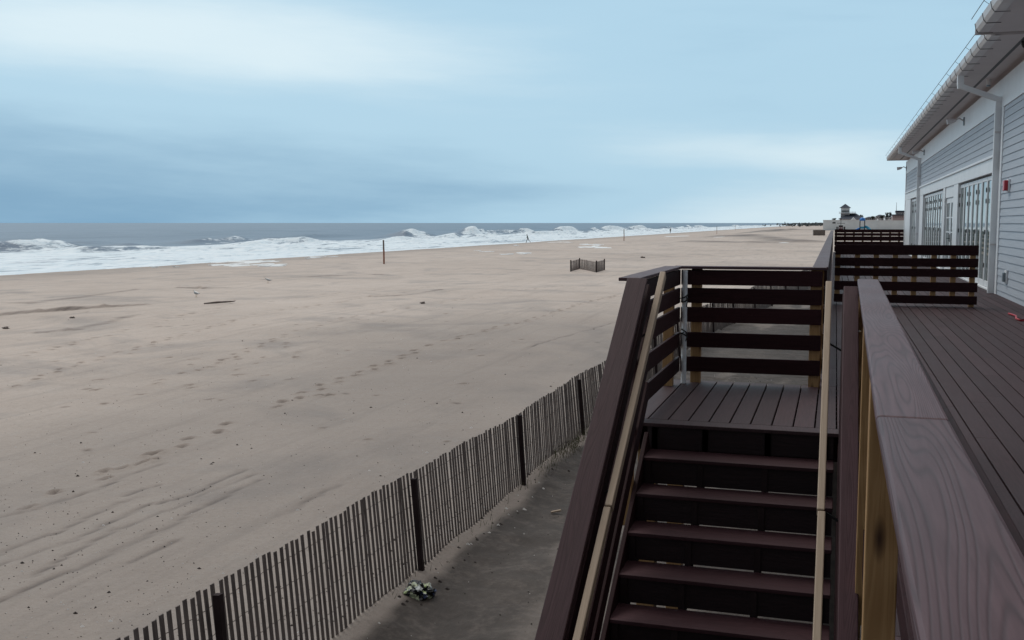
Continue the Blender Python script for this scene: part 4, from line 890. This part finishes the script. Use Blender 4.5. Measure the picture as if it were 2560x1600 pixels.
# low dark container on the sand and a row of thin fence rail
YB = 262.0; q = far(2047, 582, YB); zb = gz(q); bxn = thing('sand_crate', 'long low dark crate half buried in the sand left of the deck end', 'crate', (q.x, YB, zb)); x0, x1, zt = far(2033, 580, YB).x, far(2063, 580, YB).x, far(2047, 576, YB).z
m = MB(); m.box(x0, YB, zb - .3, x1, YB + 1.2, zt); m.build('box', M['log'], bxn); m = MB(); m.box(x0 - .05, YB - .05, zt, x1 + .05, YB + 1.25, zt + .07); m.build('lid', M['fpost'], bxn)
m = MB(); m.box(x0 - .12, YB - .06, zb - .2, x0 - .05, YB + .02, zt + .1); m.build('corner_post', M['white'], bxn)
# houses and trees on the skyline to the right
YH = 470.0
def house(x0, x1, yt, ye, yb, yy, wall, flat, label):
    g_ = far((x0 + x1) / 2, yb, yy); t = thing('house', label, 'house', (g_.x, yy, gz(g_)), 'far houses on the skyline')
    fbx('wall', x0, ye, x1, 600, yy, 9, wall, t)
    if flat: fbx('roof', x0 - 1, yt, x1 + 1, ye - .05, yy - .6, 10.2, 'slate', t)
    else: hip('roof', x0 - 1.2, x1 + 1.2, ye, yt, x0 * .62 + x1 * .38, x0 * .38 + x1 * .62, yy - .6, 10.2, 'slate', t)
    k = max(2, int((x1 - x0) / 5))
    for i in range(k):
        c_ = x0 + (x1 - x0) * (i + .5) / k; fbx('window', c_ - 1, ye + 2, c_ + 1, ye + 4.5, yy - .06, .2, 'farwin', t)
    return t
house(2242, 2275, 526.5, 531, 549, YH, 'farwall', True, 'tall flat roofed far house nearest the corner of the beach house')
house(2232, 2258, 536, 539, 549, YH - 40, 'pink', True, 'pinkish low far house under the thin antenna mast')
house(2190, 2212, 536.5, 541, 549, YH + 40, 'farwall', False, 'slate roofed far house just right of the blue play tower')
house(2163, 2188, 541.5, 545, 549, YH - 20, 'farwall', False, 'low long roofed far house behind the blue play tower')
house(2212, 2234, 540, 543.5, 549, YH - 10, 'farwhite', False, 'pale far house with a low roof among the skyline trees')
q0, q1 = far(2241.5, 506, YH - 4), far(2241.5, 549, YH - 4); an = thing('antenna_mast', 'tall thin antenna mast rising above the far houses', 'mast', (q0.x, YH - 4, q1.z)); m = MB(); m.tube([(q0.x, YH - 4, q1.z - 2), (q0.x, YH - 4, (q0.z + q1.z) / 2), (q0.x, YH - 4, q0.z)], [.16, .10, .05], 8); m.build('shaft', M['fpost'], an); m = MB(); m.tube([(q0.x - .5, YH - 4, q1.z + 2.6), (q0.x + .5, YH - 4, q1.z + 2.6)], .05, 6); m.build('crossarm', M['fpost'], an)
M['leaf'] = plain('evergreen_leaf', (0.040, 0.052, 0.040), 0.9, 0.35, 2.0); M['bark'] = plain('bark', (0.06, 0.05, 0.045), 0.9)
def tree(px, yt, yb, wpx, yy, label, seed):
    rs = random.Random(seed); b_ = far(px, yb, yy); t_ = far(px, yt, yy); hgt = t_.z - b_.z; rad = wpx * yy / 2611 / 2
    t = thing('tree', label, 'tree', (b_.x, yy, b_.z), 'far trees on the skyline'); m = MB(); m.tube([(b_.x, yy, b_.z - 1.5), (b_.x + .1, yy, b_.z + hgt * .5), (b_.x, yy, b_.z + hgt * .85)], [.22, .15, .05], 7)
    for k in range(5): an_ = rs.uniform(0, 6.28); m.tube([(b_.x + .05, yy, b_.z + hgt * rs.uniform(.3, .6)), (b_.x + rad * .7 * math.cos(an_), yy + rad * .7 * math.sin(an_), b_.z + hgt * rs.uniform(.6, .85))], [.08, .03], 5)
    m.build('trunk', M['bark'], t); m = MB()
    cl_ = [(rs.gauss(0, .45), rs.gauss(0, .45), rs.uniform(.35, .95), rs.uniform(.25, .5)) for _ in range(11)] + [(0, 0, .65, .55), (.1, -.1, .5, .5), (-.2, .1, .75, .4)] * 2
    for _ in range(900):
        cx_, cy_, cz_, cr_ = rs.choice(cl_); d = Vector((rs.gauss(0, 1), rs.gauss(0, 1), rs.gauss(0, 1))).normalized() * cr_ * rs.uniform(.5, 1); p = Vector((b_.x + (cx_ + d.x) * rad, yy + (cy_ + d.y) * rad, b_.z + hgt * (cz_ + d.z * .35))); s_ = rs.uniform(.10, .22) * max(.7, rad / 2.5)
        u = Vector((rs.gauss(0, 1), rs.gauss(0, 1), rs.gauss(0, 1))).normalized(); v = u.orthogonal().normalized(); m.add([p - u * s_, p + v * s_ * .5, p + u * s_, p - v * s_ * .5], [(0, 1, 2, 3)])
    m.build('crown', M['leaf'], t)
for i, a_ in enumerate(((2217, 532, 548, 9, 455, 'small round dark tree just right of the pale far house'), (2225, 530.5, 548, 8, 462, 'dark tree with a bare lower trunk left of the antenna mast'), (2205, 538, 549, 12, 440, 'low broad bush like tree beside the slate roofed far house'), (2182, 539.5, 549, 14, 448, 'wide low tree behind the play tower and its slide'), (2152, 537, 549, 12, 460, 'dark tree touching the right end of the beach club roof'), (2086, 545, 552, 14, 640, 'low far tree left of the watch tower'))): tree(*a_, 50 + i)
# the long low line of dunes and woods that closes the beach
m = MB(); rs = random.Random(4)
for _ in range(2600):
    yy = rs.uniform(800, 2600); x = -28 + rs.gauss(0, 14) + (yy - 800) * -.012 + rs.uniform(0, 40); zg = -1.5; hh = rs.uniform(1.6, 2.9) * (.7 + .5 * vnoise(np.array([yy / 90]), np.array([1.]), 5)[0]); s_ = rs.uniform(.9, 2.2)
    p = Vector((x, yy, zg + hh * rs.uniform(.2, 1))); u = Vector((rs.gauss(0, 1), rs.gauss(0, 1), rs.gauss(0, .5))).normalized() * s_ * .8; v = Vector((rs.gauss(0, 1), rs.gauss(0, .3), rs.gauss(0, 1))).normalized() * s_ * .45; m.add([p - u, p + v, p + u, p - v], [(0, 1, 2, 3)])
M['farleaf'] = plain('far_woods', (0.075, 0.092, 0.098), 0.95, 0.2, .02)
o = m.build('far_woods', M['farleaf']); o['kind'] = 'stuff'; o['label'] = 'low dark line of scrub and woods closing the beach'; o['category'] = 'woods'
